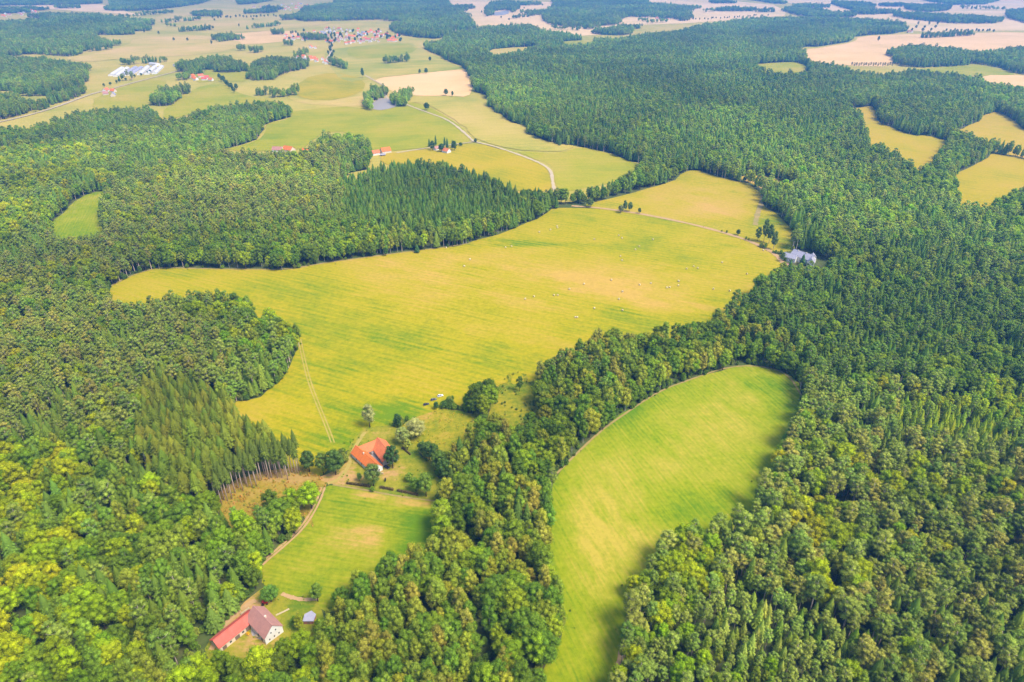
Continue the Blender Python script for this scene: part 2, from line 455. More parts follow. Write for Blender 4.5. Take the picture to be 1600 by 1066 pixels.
# farm yards and rough ground
O_yard1 = outline([(376,948),(402,925),(420,914),(440,929),(480,933),(500,945),(506,965)] + T((505,962),(470,978),(445,990),(430,1003),(400,1016),(372,1026), h=16) + [(340,1034),(322,1030),(320,1010),(334,994),(350,978)], smooth=1, jit=.5)
sheet('lower_farm_yard', O_yard1, M['yard'], .12, 5, spots=[(365,962,4,16,-55,1.0),(385,945,7,7,0,.9),(395,1000,12,7,0,.45),(470,950,14,10,0,-.35),(440,935,12,5,0,.0),(415,1008,10,4,0,.3)], label='grassy yard around the lower farm')
O_yard2 = outline([(540,706),(552,690),(562,672),(600,664),(622,668),(640,690),(652,706),(672,728),(690,758),(688,784),(650,779),(600,771),(520,757),(492,748),(520,738),(544,722)], smooth=1, jit=.5)
sheet('upper_farm_yard', O_yard2, M['yard'], .14, 5, spots=[(540,735,10,14,0,.5),(520,750,16,5,0,.8),(610,738,10,5,20,.8),(580,678,12,6,0,.35),(650,755,12,10,0,-.5),(625,752,10,6,0,.1),(660,730,6,20,35,-.2),(640,700,5,12,40,-.2)], label='grassy yard around the orange-roofed farm')
O_wild = outline([(640,657),(690,638),(700,640),(712,640),(750,650)] + T((752,655),(740,668),(722,690),(700,704),(678,712), h=13) + [(668,724),(655,706),(640,688),(622,668)], smooth=1, jit=.5)
sheet('wild_meadow', O_wild, M['wild'], .16, 5, spots=[(665,650,10,5,0,.7),(720,660,12,6,0,-.15),(690,680,10,12,0,.15),(720,645,14,3,0,-.4)], label='rough yellow meadow behind the orange-roofed farm')
O_clear = outline([(338,792),(341,772),(352,762),(372,748),(390,744),(408,738),(440,734),(468,728),(492,740),(512,752),(510,762),(498,778),(482,795)] + T((485,792),(470,772),(440,760),(410,770),(385,787),(360,802),(345,802), h=18), smooth=1, jit=.6)
sheet('felled_clearing', O_clear, M['clear'], .11, 5, spots=[(460,750,10,5,0,.5),(380,775,20,6,0,.1),(430,745,20,4,0,.7),(360,755,12,5,0,.7)], label='rusty brown felled clearing below the tall spruces')
O_wet = outline([(768,592),(800,582),(832,587),(842,608)] + T((842,636),(822,652),(790,656),(762,642), h=16), smooth=1)
sheet('wet_clearing', O_wet, M['wild'], .1, 6, spots=[(810,600,20,20,0,-.4)], label='small overgrown clearing in the alder wood')
pockets = [
 ('woodland_clearing', [(80,350),(108,318),(143,301),(180,298),(162,318),(152,342)] + T((170,350),(150,362),(115,372)) + [(88,384),(82,366)], 'lush', 0, 'narrow bright green clearing in the left wood'),
 ('woodland_clearing', [(0,238),(25,233),(50,231),(36,241),(0,247),(-60,250),(-60,240)], 'green', 0, 'pale green glade at the left edge of the photo'),
 ('woodland_clearing', [(1333,452),(1355,450),(1385,454),(1405,462),(1412,469),(1390,466),(1360,458)], 'small', 0, 'tiny green glade in the right wood'),
 ('curved_pasture', [(1316,173),(1343,168),(1368,165),(1371,178),(1369,190),(1400,203),(1426,213),(1456,213),(1486,222),(1475,232)] + T((1462,248),(1433,257),(1420,244),(1388,221),(1360,214), h=24) + [(1351,223),(1344,213),(1349,198),(1334,181)], 'yellow', .15, 'curved yellow pasture in the right-hand forest'),
 ('pasture', T((1493,193),(1516,186)) + [(1546,175),(1566,177),(1586,192),(1604,205),(1680,228)] + T((1680,245),(1600,227),(1566,222),(1533,213),(1503,207), h=18), 'yellow', .3, 'yellow pasture higher up at the right edge'),
 ('pasture', [(1490,272),(1513,263),(1546,250),(1550,238),(1580,245),(1604,249),(1690,265)] + T((1690,275),(1600,287),(1573,297),(1550,313),(1510,313),(1496,300), h=24), 'yellow', .05, 'yellow pasture lower down at the right edge'),
 ('forest_glade', [(1176,101),(1215,98),(1256,97),(1268,122),(1258,124)] + T((1220,115),(1190,110)), 'green', .1, 'small pale glade in the dark far forest'),
 ('forest_glade', [(762,78),(800,74),(845,73),(842,80)] + T((800,83),(765,86)), 'far', .1, 'pale glade at the far end of the dark forest'),
 ('forest_glade', [(872,66),(900,63),(928,64)] + T((926,69),(876,71)), 'green', 0, 'thin green glade in the far forest'),
]
O_open = [O_meadow, O_upper, O_upper2, O_right, O_small, O_yard1, O_yard2, O_wild, O_clear, O_wet]
for nm, pts, mt, dr, lb in pockets:
    o_ = outline(pts, smooth=1); O_open.append(o_)
    c_ = pts[0]
    d_ = np.hypot(*o_.mean(0))
    sh_ = sheet(nm, o_, M[mt], .12 if d_ < 1000 else .3, max(10, d_ * .02), label=lb)
    sh_.data.attributes['dry'].data.foreach_set('value', np.full(len(sh_.data.vertices), dr))

# open country behind
O_far = outline([('w', -9500, 1500)] + T((-150,206),(27,200),(67,193),(90,184),(110,178),(143,172),(200,169),(247,171),(250,187),(267,190),(290,181),(333,168),(400,161),(433,159),(450,168)) +
    [(456,184),(412,194),(416,205),(400,221),(345,237)] + T((346,240),(420,240),(480,238),(488,225),(500,211),(540,209),(563,214)) +
    [(567,226),(577,243),(577,256),(566,266),(545,273),(535,279)] + T((550,279),(571,262),(620,251),(680,251),(720,263),(750,269),(790,286),(806,297),(866,299),(900,294),(940,291),(966,281),(1000,268)) +
    [(1000,257),(983,252),(950,238),(903,229),(866,225),(828,211),(826,198),(796,190),(764,170),(766,153),(737,140),(734,113),(710,100),(683,85),(658,75)] +
    T((666,68),(692,63)) + T((702,50),(745,47),(757,41),(800,39),(835,38),(842,48),(900,53)) + T((921,60),(980,61),(985,55),(1066,48),(1090,38),(1190,27),(1313,27),(1413,33)) +
    [(1418,52),(1336,56),(1334,64),(1286,73),(1246,74)] + T((1256,80),(1263,97),(1320,104),(1330,113),(1400,116),(1430,110),(1500,117),(1533,122),(1537,129),(1600,138),(1750,160)) +
    [('w', 9500, 2600), ('w', 9500, 9800), ('w', -9500, 9800)], smooth=1, jit=2)
sheet('open_country', O_far, M['far'], .35, 90, spots=[(500,215,400,200,0,-.3)], label='pale open farmland stretching to the horizon')
O_open.append(O_far)
far_fields = [
 ('straw_field', [(578,124),(650,116),(728,108),(735,112),(733,128),(738,140),(735,152),(700,150),(650,151),(640,147),(612,144),(604,134)], 'straw', 0, 'peach-coloured stubble field beside the dark forest'),
 ('green_pasture', [(440,176),(530,167),(570,170),(640,160),(660,163),(700,184),(722,200),(740,222),(700,228),(620,236),(580,240),(566,224),(545,206),(500,208),(485,222),(470,236),(345,238),(400,222),(416,205),(414,194),(456,186)], 'green', -.1, 'green pasture around the small farms'),
 ('yellow_pasture', [(600,242),(640,236),(700,230),(745,224),(790,236),(830,248),(855,260),(862,275),(864,300),(800,300),(760,285),(720,270),(660,262),(590,258)], 'yellow', -.05, 'triangular deep yellow pasture below the gravel lane'),
 ('tan_pasture', [(640,160),(680,155),(764,154),(766,170),(796,191),(824,198),(826,210),(866,226),(905,229),(870,240),(800,234),(745,222),(725,200),(705,184),(665,163)], 'far', -.05, 'tan pasture between the lane and the dark forest'),
 ('green_pasture', [(800,236),(870,241),(905,230),(950,239),(983,253),(1000,258),(1000,270),(960,285),(900,298),(868,300),(868,275),(858,258),(830,246)], 'green', .05, 'yellow-green pasture right of the winding lane'),
 ('green_pasture', [(500,80),(560,72),(640,66),(660,78),(710,102),(728,108),(650,116),(575,124),(540,130),(520,110)], 'far', -.25, 'light green grassland below the village'),
 ('stubble_field', [(1256,78),(1290,74),(1338,66),(1340,57),(1420,54),(1620,50),(1700,60),(1700,90),(1600,84),(1400,88),(1395,105),(1320,103),(1265,97)], 'straw', -.1, 'broad peach-coloured stubble field on the right'),
 ('stubble_field', [(1530,118),(1600,118),(1680,125),(1680,150),(1600,138),(1537,129)], 'straw', -.15, 'small tan field at the right edge'),
 ('green_pasture', [(1400,112),(1446,107),(1526,100),(1545,106),(1600,117),(1535,120),(1500,117),(1430,111)], 'green', -.1, 'thin green field behind the right-hand forest'),
 ('green_pasture', [(150,150),(230,125),(262,122),(250,145),(240,168),(180,170),(145,172)], 'green', .1, 'yellow-green field below the white farm sheds'),
 ('green_pasture', [(255,170),(300,140),(345,128),(380,150),(440,158),(400,161),(333,168),(290,182),(255,188)], 'green', -.05, 'green field left of the long tree belt'),
 ('stubble_field', [(95,92),(140,86),(200,72),(210,60),(330,55),(390,70),(330,85),(190,92),(140,98)], 'far', .3, 'pale tan field behind the white farm sheds'),
 ('stubble_field', [(690,-3),(850,6),(1000,-5),(1200,4),(1240,24),(1180,28),(1090,36),(980,40),(930,60),(850,46),(760,38),(740,44),(730,20)], 'straw_far', 0, 'hazy peach stubble fields at the top of the photo'),
 ('stubble_field', [(1200,-3),(1350,-6),(1700,-6),(1700,48),(1560,48),(1418,52),(1413,34),(1313,26)], 'straw_far', -.1, 'hazy tan fields at the top right'),
 ('stubble_field', [(0,6),(150,4),(200,20),(240,26),(130,18),(30,12)], 'straw_far', .1, 'pale strip of field at the far left'),
 ('stubble_field', [(240,24),(330,10),(470,34),(530,34),(470,44),(380,52),(250,40)], 'far', .2, 'pale yellow field in front of the far village'),
 ('stubble_field', [(330,56),(455,46),(470,58),(430,68),(340,70)], 'straw', -.35, 'tan field left of the village'),
 ('yellow_pasture', [(470,125),(520,112),(575,126),(560,150),(500,160),(455,150)], 'yellow', -.1, 'yellow pasture above the long tree belt'),
 ('green_pasture', [(300,108),(388,106),(390,130),(345,126),(302,132)], 'green', 0, 'green pasture by the hamlet among the left fields'),
 ('green_pasture', [(540,74),(600,70),(640,68),(655,80),(600,92),(545,92)], 'green', -.05, 'bright green parcel under the village'),
 ('stubble_field', [(440,150),(470,162),(560,168),(640,158),(606,146),(560,150),(500,160)], 'far', .25, 'tan strip above the green pasture'),
]
for i_, (nm, pts, mt, dr, lb) in enumerate(far_fields):
    o_ = outline(pts, smooth=1, jit=1.0)
    d_ = np.hypot(*o_.mean(0))
    sh_ = sheet(nm, o_, M[mt], .75 + .1 * (i_ % 4), max(25, d_ * .025), label=lb)
    sh_.data.attributes['dry'].data.foreach_set('value', np.full(len(sh_.data.vertices), dr))

# woods standing on the open country
woods_over = [
 [(-150,94),(0,92),(43,84),(97,90),(133,84),(147,76),(200,70)] + T((197,63),(160,63)) + [(150,53),(200,46),(247,38)] + T((240,31),(187,26),(133,19),(67,28),(-150,40), h=18),
 [(-150,146),(0,143),(25,145),(80,147),(130,143),(135,130),(138,112)] + T((133,100),(93,93),(47,88),(-150,92)),
 [(-150,205),(0,189),(57,175),(62,170)] + T((43,160),(27,148),(0,144),(-150,150)),
 [(57,175),(100,160),(133,148),(136,142)] + T((130,138),(100,141),(63,160), h=14),
 [(390,127),(430,125),(440,117),(467,110),(483,100)] + T((480,95),(430,88),(400,92),(392,108)),
 [(284,113),(345,110),(383,104)] + T((380,97),(350,87),(300,93),(284,98)),
 [(247,167),(268,167),(285,157),(289,148),(297,143)] + T((297,136),(270,137),(245,142),(238,152), h=16),
 [(423,153),(440,153),(460,151),(460,147)] + T((452,140),(430,141), h=14),
 [(383,82),(400,84),(413,80)] + T((410,74),(390,75), h=14),
 [(298,26),(347,27),(347,22)] + T((335,17),(305,17), h=14),
 [(181,127),(200,128),(208,124)] + T((206,117),(186,117), h=14),
 [(188,103),(230,100),(278,96)] + T((275,89),(230,91),(195,93), h=14),
 [(157,17),(230,18),(300,9),(323,4),('w',-3000,8500),('w',-4500,8500)] + T((178,8)),
 [(352,9),(420,5),('w',-2200,8500),('w',-2700,8500)],
 [(-150,10),(60,9),(130,8),(170,5),('w',-4800,8500),('w',-9000,8500),('w',-9000,5000)],
 [(375,22),(405,22),(435,20),(433,16)] + T((420,13),(385,15), h=16),
 [(440,33),(470,30),(470,26),(440,29)],
 [(463,35),(530,33),(626,30),(628,40),(610,43),(612,51),(640,58),(690,62),(703,50),(745,47)] + T((744,40),(733,22),(715,12),(700,4)) + [('w',-900,8500),('w',-1900,8500)] + T((530,4),(482,8),(463,20)),
 [(757,27),(768,26),(769,18),(795,16),(803,22),(812,12),(800,4),(770,6),(760,14)],
 [(846,30),(858,38),(888,43),(921,43),(968,39),(967,31),(1000,22),(1048,27),(1057,33),(1078,34)] + T((1077,15),(1062,7),(1000,3)) + [('w',1500,8000),('w',300,8000)] + T((870,3),(850,14)),
 [(921,51),(935,55),(983,56),(989,50)] + T((975,41),(926,43)),
 [(1222,18),(1250,27),(1300,29),(1305,24)] + T((1290,15),(1240,10),(1225,12)),
 [(1296,7),(1330,17),(1366,17),(1366,11)] + T((1355,3),(1300,1)),
 [(1395,28),(1450,34),(1500,38),(1568,37)] + T((1568,26),(1480,22),(1400,18)),
 [(1410,14),(1440,20),(1480,18),(1487,13)] + T((1478,6),(1420,7)),
 [(1463,9),(1566,7),('w',4800,7600),('w',3800,7600)],
 [(1572,36),(1680,40)] + T((1680,10),(1575,12)),
 [(1196,6),(1240,7),('w',1950,7200),('w',1800,7200)],
 [(1386,86),(1400,104),(1440,107),(1500,103),(1526,100),(1543,104),(1600,117),(1700,132)] + T((1700,82),(1600,72),(1560,78),(1540,82),(1480,74),(1430,70),(1390,77)),
 [(566,166),(572,172),(580,173),(582,166),(578,158)] + T((600,142),(585,140),(572,148), h=10),
 [(614,166),(625,169),(638,164),(646,155),(636,150),(620,155)],
]
O_woods = [outline(p, smooth=1, jit=3.5) for p in woods_over]
def hedge_line(p0, p1, wid):
    a = np.array(P(*p0)); b = np.array(P(*p1)); u = (b - a) / np.hypot(*(b - a)); nn_ = np.array([-u[1], u[0]])
    return np.array([a + nn_ * wid, b + nn_ * wid, b - nn_ * wid, a - nn_ * wid])
for h_ in [((140,81),(174,77)),((213,25),(270,21)),((255,36),(312,32)),((340,66),(364,63)),((385,46),(440,40)),((480,86),(462,92)),((516,100),(540,108)),((640,150),(628,158)),((300,118),(285,126)),
           ((130,30),(215,27)),((280,50),(330,47)),((1010,37),(1046,35)),((1100,20),(1150,14)),((1150,36),(1200,30)),((1310,22),(1390,20)),((1500,14),(1570,16)),((1440,60),(1520,56)),((850,22),(800,30)),((700,14),(730,18)),((600,100),(640,96)),((1490,3),(1560,1)),((860,46),(910,48)),((400,150),(425,148)),((20,150),(80,150)),((60,30),(130,27))]:
    O_woods.append(hedge_line(*h_, 7 + 5 * rng.random()))
for _ in range(46):
    gx_, gy_ = (rng.uniform(0, 620), rng.uniform(6, 60)) if _ < 18 else ((rng.uniform(700, 1600), rng.uniform(3, 46)) if _ < 40 else (rng.uniform(280, 560), rng.uniform(60, 120)))
    c_ = np.array(P(gx_, gy_)); k_ = np.arange(9) * 2 * math.pi / 9
    rr_ = rng.uniform(14, 60) * (1.5 if gy_ < 30 else .7)
    O_woods.append(c_ + np.column_stack([np.cos(k_) * rr_ * 1.7, np.sin(k_) * rr_]) * rng.uniform(.7, 1.2, (9, 1)))

# ponds
sheet('pond', outline([(578,170),(583,158),(600,154),(618,157),(628,163),(612,171),(592,174)], smooth=1), M['water'], 1.15, 20, label='grey pond ringed by trees beside the lane')
sheet('pond', outline([(769,25),(771,20),(783,18),(794,16),(796,21),(788,24)], smooth=1), M['water'], 1.25, 60, label='pale far pond at the top of the photo')
# the lanes and tracks
strip('lane', [(570,118),(584,126),(600,134),(607,143),(602,150),(607,156),(628,161),(650,170),(672,178),(700,188),(722,205),(740,222)], 4.6, M['gravel'], 1.25, label='pale gravel lane past the pond')
strip('lane', [(740,222),(770,229),(800,239),(830,250),(852,260),(862,270),(863,284),(866,298)], 4.6, M['gravel'], 1.25, label='pale winding lane across the pasture')
strip('farm_track', [(620,240),(650,235),(690,229),(738,223)], 4.0, M['gravel'], 1.22, label='narrow track to the two small farms')
strip('farm_track', [(893,322),(935,325),(985,332),(1010,336),(1080,350),(1150,369),(1190,385),(1212,398),(1224,412)], 5.0, M['track'], .32, label='earth track along the edge of the large meadow')
strip('farm_track', [(1193,300),(1190,318),(1183,335),(1180,352)], 6.0, M['margin'], .30, label='dry track down the upper meadow')
strip('road', [(505,98),(515,88),(518,78),(517,66),(520,58)], 7, M['gravel'], 1.3, label='pale road into the village')
strip('road', [(-60,203),(0,192),(57,178),(100,164),(135,150),(165,142),(230,124),(300,106),(350,103)], 7, M['gravel'], 1.35, label='pale road along the left-hand fields')
for dx in (-1.1, 1.1):
    a = np.array([P(*p) for p in [(468,530),(474,560),(484,600),(500,640),(514,675),(520,692)]]); a[:, 0] += dx
    strip('wheel_track', a.tolist(), .8, M['tracklite'], .16, world=True, label='worn wheel track down the large meadow, %s rut' % ('left' if dx < 0 else 'right'))
for dx in (-1.0, 1.0):
    a = np.array([P(*p) for p in [(505,762),(497,785),(480,815),(462,836),(432,862),(405,884),(402,898)]]); a[:, 0] += dx
    strip('wheel_track', a.tolist(), 1.2, M['track'], .18, world=True, label='earth track round the small meadow, %s rut' % ('left' if dx < 0 else 'right'))
strip('farm_track', [(440,928),(455,934),(475,938),(498,936)], 2.2, M['track'], .22, label='bare track between small meadow and lower farm')
strip('farm_track', [(512,756),(530,750),(545,730),(548,712),(560,690),(570,676)], 2.4, M['tracklite'], .24, label='worn track up to the orange-roofed farm')
strip('farm_track', [(330,1016),(338,1000),(345,985),(362,965),(380,950),(400,938)], 2.6, M['track'], .24, label='bare earth track behind the long red barn')
strip('field_margin', [(1258,632),(1240,668),(1216,720)], 3.0, M['margin'], .2, label='dry margin at the top right of the long meadow')
strip('field_margin', [(990,925),(984,962),(974,1012),(962,1060),(955,1105)], 3.0, M['track'], .2, label='bare earth margin along the right-hand wood')
strip('field_margin', [(870,740),(900,710),(940,672),(985,641),(1030,611),(1085,591),(1135,574),(1180,571),(1230,581),(1256,625)], 1.5, M['margin'], .2, label='dry margin round the head of the long meadow')
strip('field_margin', [(165,452),(200,432),(250,417),(300,420),(400,421),(455,421),(500,412),(560,404),(640,393),(700,386),(735,380)], 2.0, M['margin'], .2, label='dry margin below the pine wood')
strip('field_margin', [(520,758),(560,764),(600,772),(650,780),(686,784)], 1.3, M['margin'], .2, label='bare strip along the clipped hedge')

# ------------------------------------------------------------------ tree prototypes (metres)
prng = np.random.default_rng(5)
def unit(v): return v / (np.linalg.norm(v, axis=-1, keepdims=True) + 1e-9)
ICO = None
def ico():
    global ICO
    if ICO is None:
        bm = bmesh.new(); bmesh.ops.create_icosphere(bm, subdivisions=1, radius=1)
        bm.verts.ensure_lookup_table()
        ICO = (np.array([v.co[:] for v in bm.verts]), [tuple(x.index for x in f.verts) for f in bm.faces]); bm.free()
    return ICO
def leaf_quads(c, nrm, size):
    """small diamond leaf sprays at points c facing nrm"""
    n = len(c)
    a = unit(np.cross(nrm, prng.normal(0, 1, (n, 3)))); b = np.cross(nrm, a)
    s = (size * prng.uniform(.6, 1.35, n))[:, None]
    k = prng.uniform(.55, .95, n)[:, None]
    v = np.stack([c - a * s, c - b * s * k, c + a * s, c + b * s * k + nrm * s * .25], 1).reshape(-1, 3)
    f = np.arange(n * 4).reshape(n, 4)
    return v, f
def puffs_mesh(name, centres, radii, per, size, mat, up=.25, squash=.85):
    V = []; Fc = []; off = 0
    iv, iff = ico()
    for c, r in zip(centres, radii):
        vv = iv * (r * .80) * np.array([1, 1, squash]) * prng.uniform(.85, 1.12, (len(iv), 1)) + c
        V.append(vv); Fc += [tuple(i + off for i in f) for f in iff]; off += len(vv)
        n = int(per * r * r)
        d = unit(prng.normal(0, 1, (n, 3)) + np.array([0, 0, .35]))
        p = c + d * np.array([1, 1, squash]) * (r * prng.uniform(.78, 1.14, n))[:, None]
        nr = unit(d + prng.normal(0, .45, (n, 3)) + np.array([0, 0, up]))
        qv, qf = leaf_quads(p, nr, size)
        V.append(qv); Fc += [tuple(int(i) + off for i in f) for f in qf]; off += len(qv)
    return mesh(name, np.vstack(V), Fc, mat)
def crown_lobes(w, z0, z1, n, rr, top=.5, flat=1.0):
    """lobe centres spread through an egg-shaped crown"""
    out = []; rad = []
    for i in range(n):
        t = (i + .5) / n
        zz = z0 + (z1 - z0) * (t ** .9)
        prof = min(1.0, (t * 1.9 + .45)) * (1 - t ** 3.2) ** .5 if top < .7 else min(1.0, t * 1.5 + .5) * (1 - t ** 2.2) ** .55
        ang = i * 2.399 + prng.uniform(-.4, .4)
        q = prng.uniform(.72, 1.0)
        out.append((math.cos(ang) * w * prof * q, math.sin(ang) * w * prof * q, zz + prng.uniform(-.5, .5)))
        rad.append(rr * prng.uniform(.75, 1.2) * (1 - .22 * t))
    out.append((0, 0, (z0 + z1) / 2)); rad.append(w * .62)
    out.append((prng.uniform(-.5, .5), prng.uniform(-.5, .5), z1 - rr * .55)); rad.append(rr * .95)
    return np.array(out), rad
def trunk_mesh(name, h, r, mat, limbs=5, spread=2.5, z0=.35):
    mb = MB()
    mb.tube([(0, 0, -.6), (0, 0, h * .3), (.15, .1, h * .65), (.1, .2, h)], [r * 1.25, r, r * .7, r * .25], 6)
    for i in range(limbs):
        a = i * 2.4 + prng.uniform(-.3, .3); z = h * (z0 + (.9 - z0) * i / limbs)
        L = spread * prng.uniform(.7, 1.1)
        mb.tube([(0.1, .1, z), (math.cos(a) * L * .6, math.sin(a) * L * .6, z + L * .45), (math.cos(a) * L, math.sin(a) * L, z + L * .95)], [r * .4, r * .25, r * .08], 4)
    return mesh(name, mb.v, mb.f, mat, True)
def broad_proto(i):
    w = (5.6, 6.2, 5.2, 6.8, 5.9, 4.9)[i]; h = (18, 17, 20, 18, 16, 19)[i]
    c, r = crown_lobes(w * .78, h * .28, h - 1.9, (29, 33, 29, 36, 32, 26)[i], (1.85, 1.8, 1.85, 1.95, 1.75, 1.85)[i], .62)
    return trunk_mesh('trunk', h * .8, .3, M['bark'], 6, w * .7), puffs_mesh('crown', c, r, 30.0, .25, M['leaf'])
def birch_proto(i):
    h = (19, 21, 18, 20)[i]; w = (3.6, 3.3, 4.0, 3.7)[i]
    c, r = crown_lobes(w * .8, h * .28, h - 1.4, (22, 24, 24, 25)[i], (1.5, 1.45, 1.6, 1.55)[i], .8)
    return trunk_mesh('trunk', h * .86, .2, M['bark_birch'], 6, w * .7), puffs_mesh('crown', c, r, 34.0, .23, M['leaf'], .1, 1.2)
def pine_proto(i):
    h = (20, 21.5, 19, 21)[i]; w = (3.9, 3.6, 4.3, 3.8)[i]
    c, r = crown_lobes(w * .82, h * .48, h - 1.0, (20, 21, 23, 19)[i], (1.3, 1.25, 1.4, 1.35)[i], .58)
    r[-2] = w * .45
    return trunk_mesh('trunk', h * .92, .24, M['bark_pale'], 7, w * .8, .5), puffs_mesh('crown', c, r, 38.0, .23, M['needle'], .5, .75)
def spruce_proto(i):
    h = (18.5, 20, 17.5, 19.5, 26, 27)[i]; w = (3.6, 3.5, 3.8, 3.4, 3.1, 3.2)[i]
    z0 = h * (.14, .16, .12, .18, .54, .58)[i]
    V = []; Fc = []; off = 0
    tiers = (19, 20, 18, 20, 14, 14)[i]
    # inner cone that carries the needles
    k = 9
    ring = [(math.cos(2*math.pi*j/k), math.sin(2*math.pi*j/k)) for j in range(k)]
    rows = [(z0 + .3, w * .45), (z0 + (h - z0) * .35, w * .55), (z0 + (h - z0) * .7, w * .38), (h - .6, .06)]
    for z, r in rows:
        V += [(x * r * prng.uniform(.85, 1.15), y * r * prng.uniform(.85, 1.15), z) for x, y in ring]
    for a in range(3):
        for j in range(k): Fc.append((a*k+j, a*k+(j+1) % k, (a+1)*k+(j+1) % k, (a+1)*k+j))
    off = len(V)
    for t in range(tiers):
        q = t / (tiers - 1)
        z = z0 + (h - z0 - .5) * q
        L0 = w * (1 - q ** 1.7) ** .9 * (1.0 if q > .08 else .7) + .18
        nb = int(11 - 5 * q)
        for b_ in range(nb):
            a = 2 * math.pi * (b_ + prng.uniform(-.35, .35)) / nb + t * 1.1
            L = L0 * prng.uniform(.72, 1.15)
            ca, sa = math.cos(a), math.sin(a)
            droop = L * prng.uniform(.30, .52)
            wd = max(.28, L * .30)
            zz = z + prng.uniform(-.3, .3)
            def pt(u, s, dz=0): return (ca * u - sa * s, sa * u + ca * s, zz - droop * (u / L) ** 1.4 + dz)
            # three toothed sprays along the bough
            for (u0, u1, ww) in ((.1, .55, 1.0), (.38, .8, .85), (.62, 1.02, .55)):
                sk = prng.uniform(-.25, .25) * wd
                V += [pt(L*u0, 0, .12), pt(L*(u0*.4+u1*.6), -wd*ww + sk, -.22), pt(L*u1, sk, .02), pt(L*(u0*.4+u1*.6), wd*ww + sk, -.22)]
                Fc.append((off, off+1, off+2, off+3)); off += 4
    mt = M['bark_pale'] if i >= 4 else M['bark']
    mb = MB(); mb.tube([(0, 0, -.6), (0, 0, h * .4), (0, 0, h * .97)], [.36, .28, .06], 6)
    if i >= 4:
        for j in range(9):
            a = j * 2.4; z = z0 * (.3 + .075 * j); L = .9
            mb.tube([(0, 0, z), (math.cos(a) * L, math.sin(a) * L, z - .15)], [.04, .015], 3)
    return mesh('trunk', mb.v, mb.f, mt, True), mesh('crown', V, Fc, M['needle'])
PROTO = {'broadleaf_tree': [broad_proto(i) for i in range(6)], 'birch_tree': [birch_proto(i) for i in range(4)],
         'pine_tree': [pine_proto(i) for i in range(4)], 'spruce_tree': [spruce_proto(i) for i in range(6)]}
KINDS = list(PROTO)

# ------------------------------------------------------------------ where the trees stand
def stand(pts): return np.array(pts, float)
# (outline in photo pixels of the tree feet, mix of broadleaf/birch/pine/spruce, tint style, spacing factor)
STANDS = [
 (stand([(228,622),(300,612),(365,640),(462,712),(474,738),(420,750),(352,758),(345,800),(300,800),(250,770),(222,700)]), (0,0,0,1), 'tall', .74),
 (stand([(-300,820),(60,700),(150,760),(150,1300),(-300,1300)]), (.86,.06,.03,.05), 'beech', 1.05),
 (stand([(-300,480),(170,470),(330,470),(360,610),(235,690),(100,700),(-300,740)]), (.24,.06,.55,.15), 'pinewood', .92),
 (stand([(330,455),(470,520),(470,600),(360,640),(340,560)]), (.5,.15,.25,.10), 'mixed', .95),
 (stand([(60,700),(235,690),(300,800),(500,760),(500,1300),(150,1300),(150,760)]), (.58,.18,.08,.16), 'mixed', 1.0),
 (stand([(455,690),(560,690),(560,760),(470,745)]), (.9,.1,0,0), 'dull', 1.0),
 (stand([(490,1300),(500,900),(690,800),(690,600),(930,530),(1120,500),(1260,560),(1240,600),(1150,590),(850,760),(900,1300)]), (.60,.38,.01,.01), 'alder', 1.0),
 (stand([(1380,640),(1600,625),(1720,640),(1720,715),(1560,715),(1400,700)]), (.25,.20,.20,.35), 'larch', .85),
 (stand([(1000,1000),(1150,930),(1330,1010),(1420,1300),(1000,1300)]), (.12,.10,.50,.28), 'youngpine', .85),
 (stand([(940,1300),(960,1060),(1010,860),(1200,760),(1262,620),(1750,620),(1750,1300)]), (.27,.05,.56,.12), 'pinewood', .95),
 (stand([(1130,500),(1230,450),(1330,440),(1420,470),(1600,500),(1760,520),(1760,620),(1262,620),(1200,560)]), (.34,.08,.30,.28), 'dark', .92),
 (stand([(1150,500),(1130,480),(1215,420),(1290,400),(1420,440),(1330,450)]), (.9,.05,.0,.05), 'dull', 1.05),
 (stand([(1270,300),(1760,310),(1760,520),(1600,500),(1420,470),(1290,400)]), (.45,.08,.27,.20), 'cool', 1.0),
 (stand([(535,262),(690,270),(800,285),(880,300),(880,328),(830,345),(760,360),(680,372),(600,378),(540,350)]), (.04,.02,.04,.9), 'dark', .78),
 (stand([(540,350),(600,378),(680,372),(760,360),(880,325),(860,340),(735,385),(560,408),(455,425),(300,425),(250,420),(300,380)]), (.55,.35,.06,.04), 'mixed', .95),
 (stand([(180,300),(350,240),(540,240),(545,360),(300,385),(240,420),(160,455),(-100,480),(90,385),(160,362)]), (.24,.08,.52,.16), 'pinewood', .95),
 (stand([(-150,250),(140,235),(190,290),(150,300),(80,345),(90,395),(-150,470)]), (.62,.10,.16,.12), 'beech', 1.0),
 (stand([(855,298),(1070,262),(1075,285),(1000,300),(900,325),(860,325)]), (.8,.1,0,.1), 'dull', 1.0),
 (stand([(640,30),(760,40),(1000,60),(1200,110),(1320,180),(1300,240),(1100,262),(1000,260),(830,212),(740,150),(650,75)]), (.24,.06,.24,.46), 'deep', .86),
]
DEFAULT = ((.36,.10,.28,.26), 'cool', .95)
C = lambda *a: np.array(a)
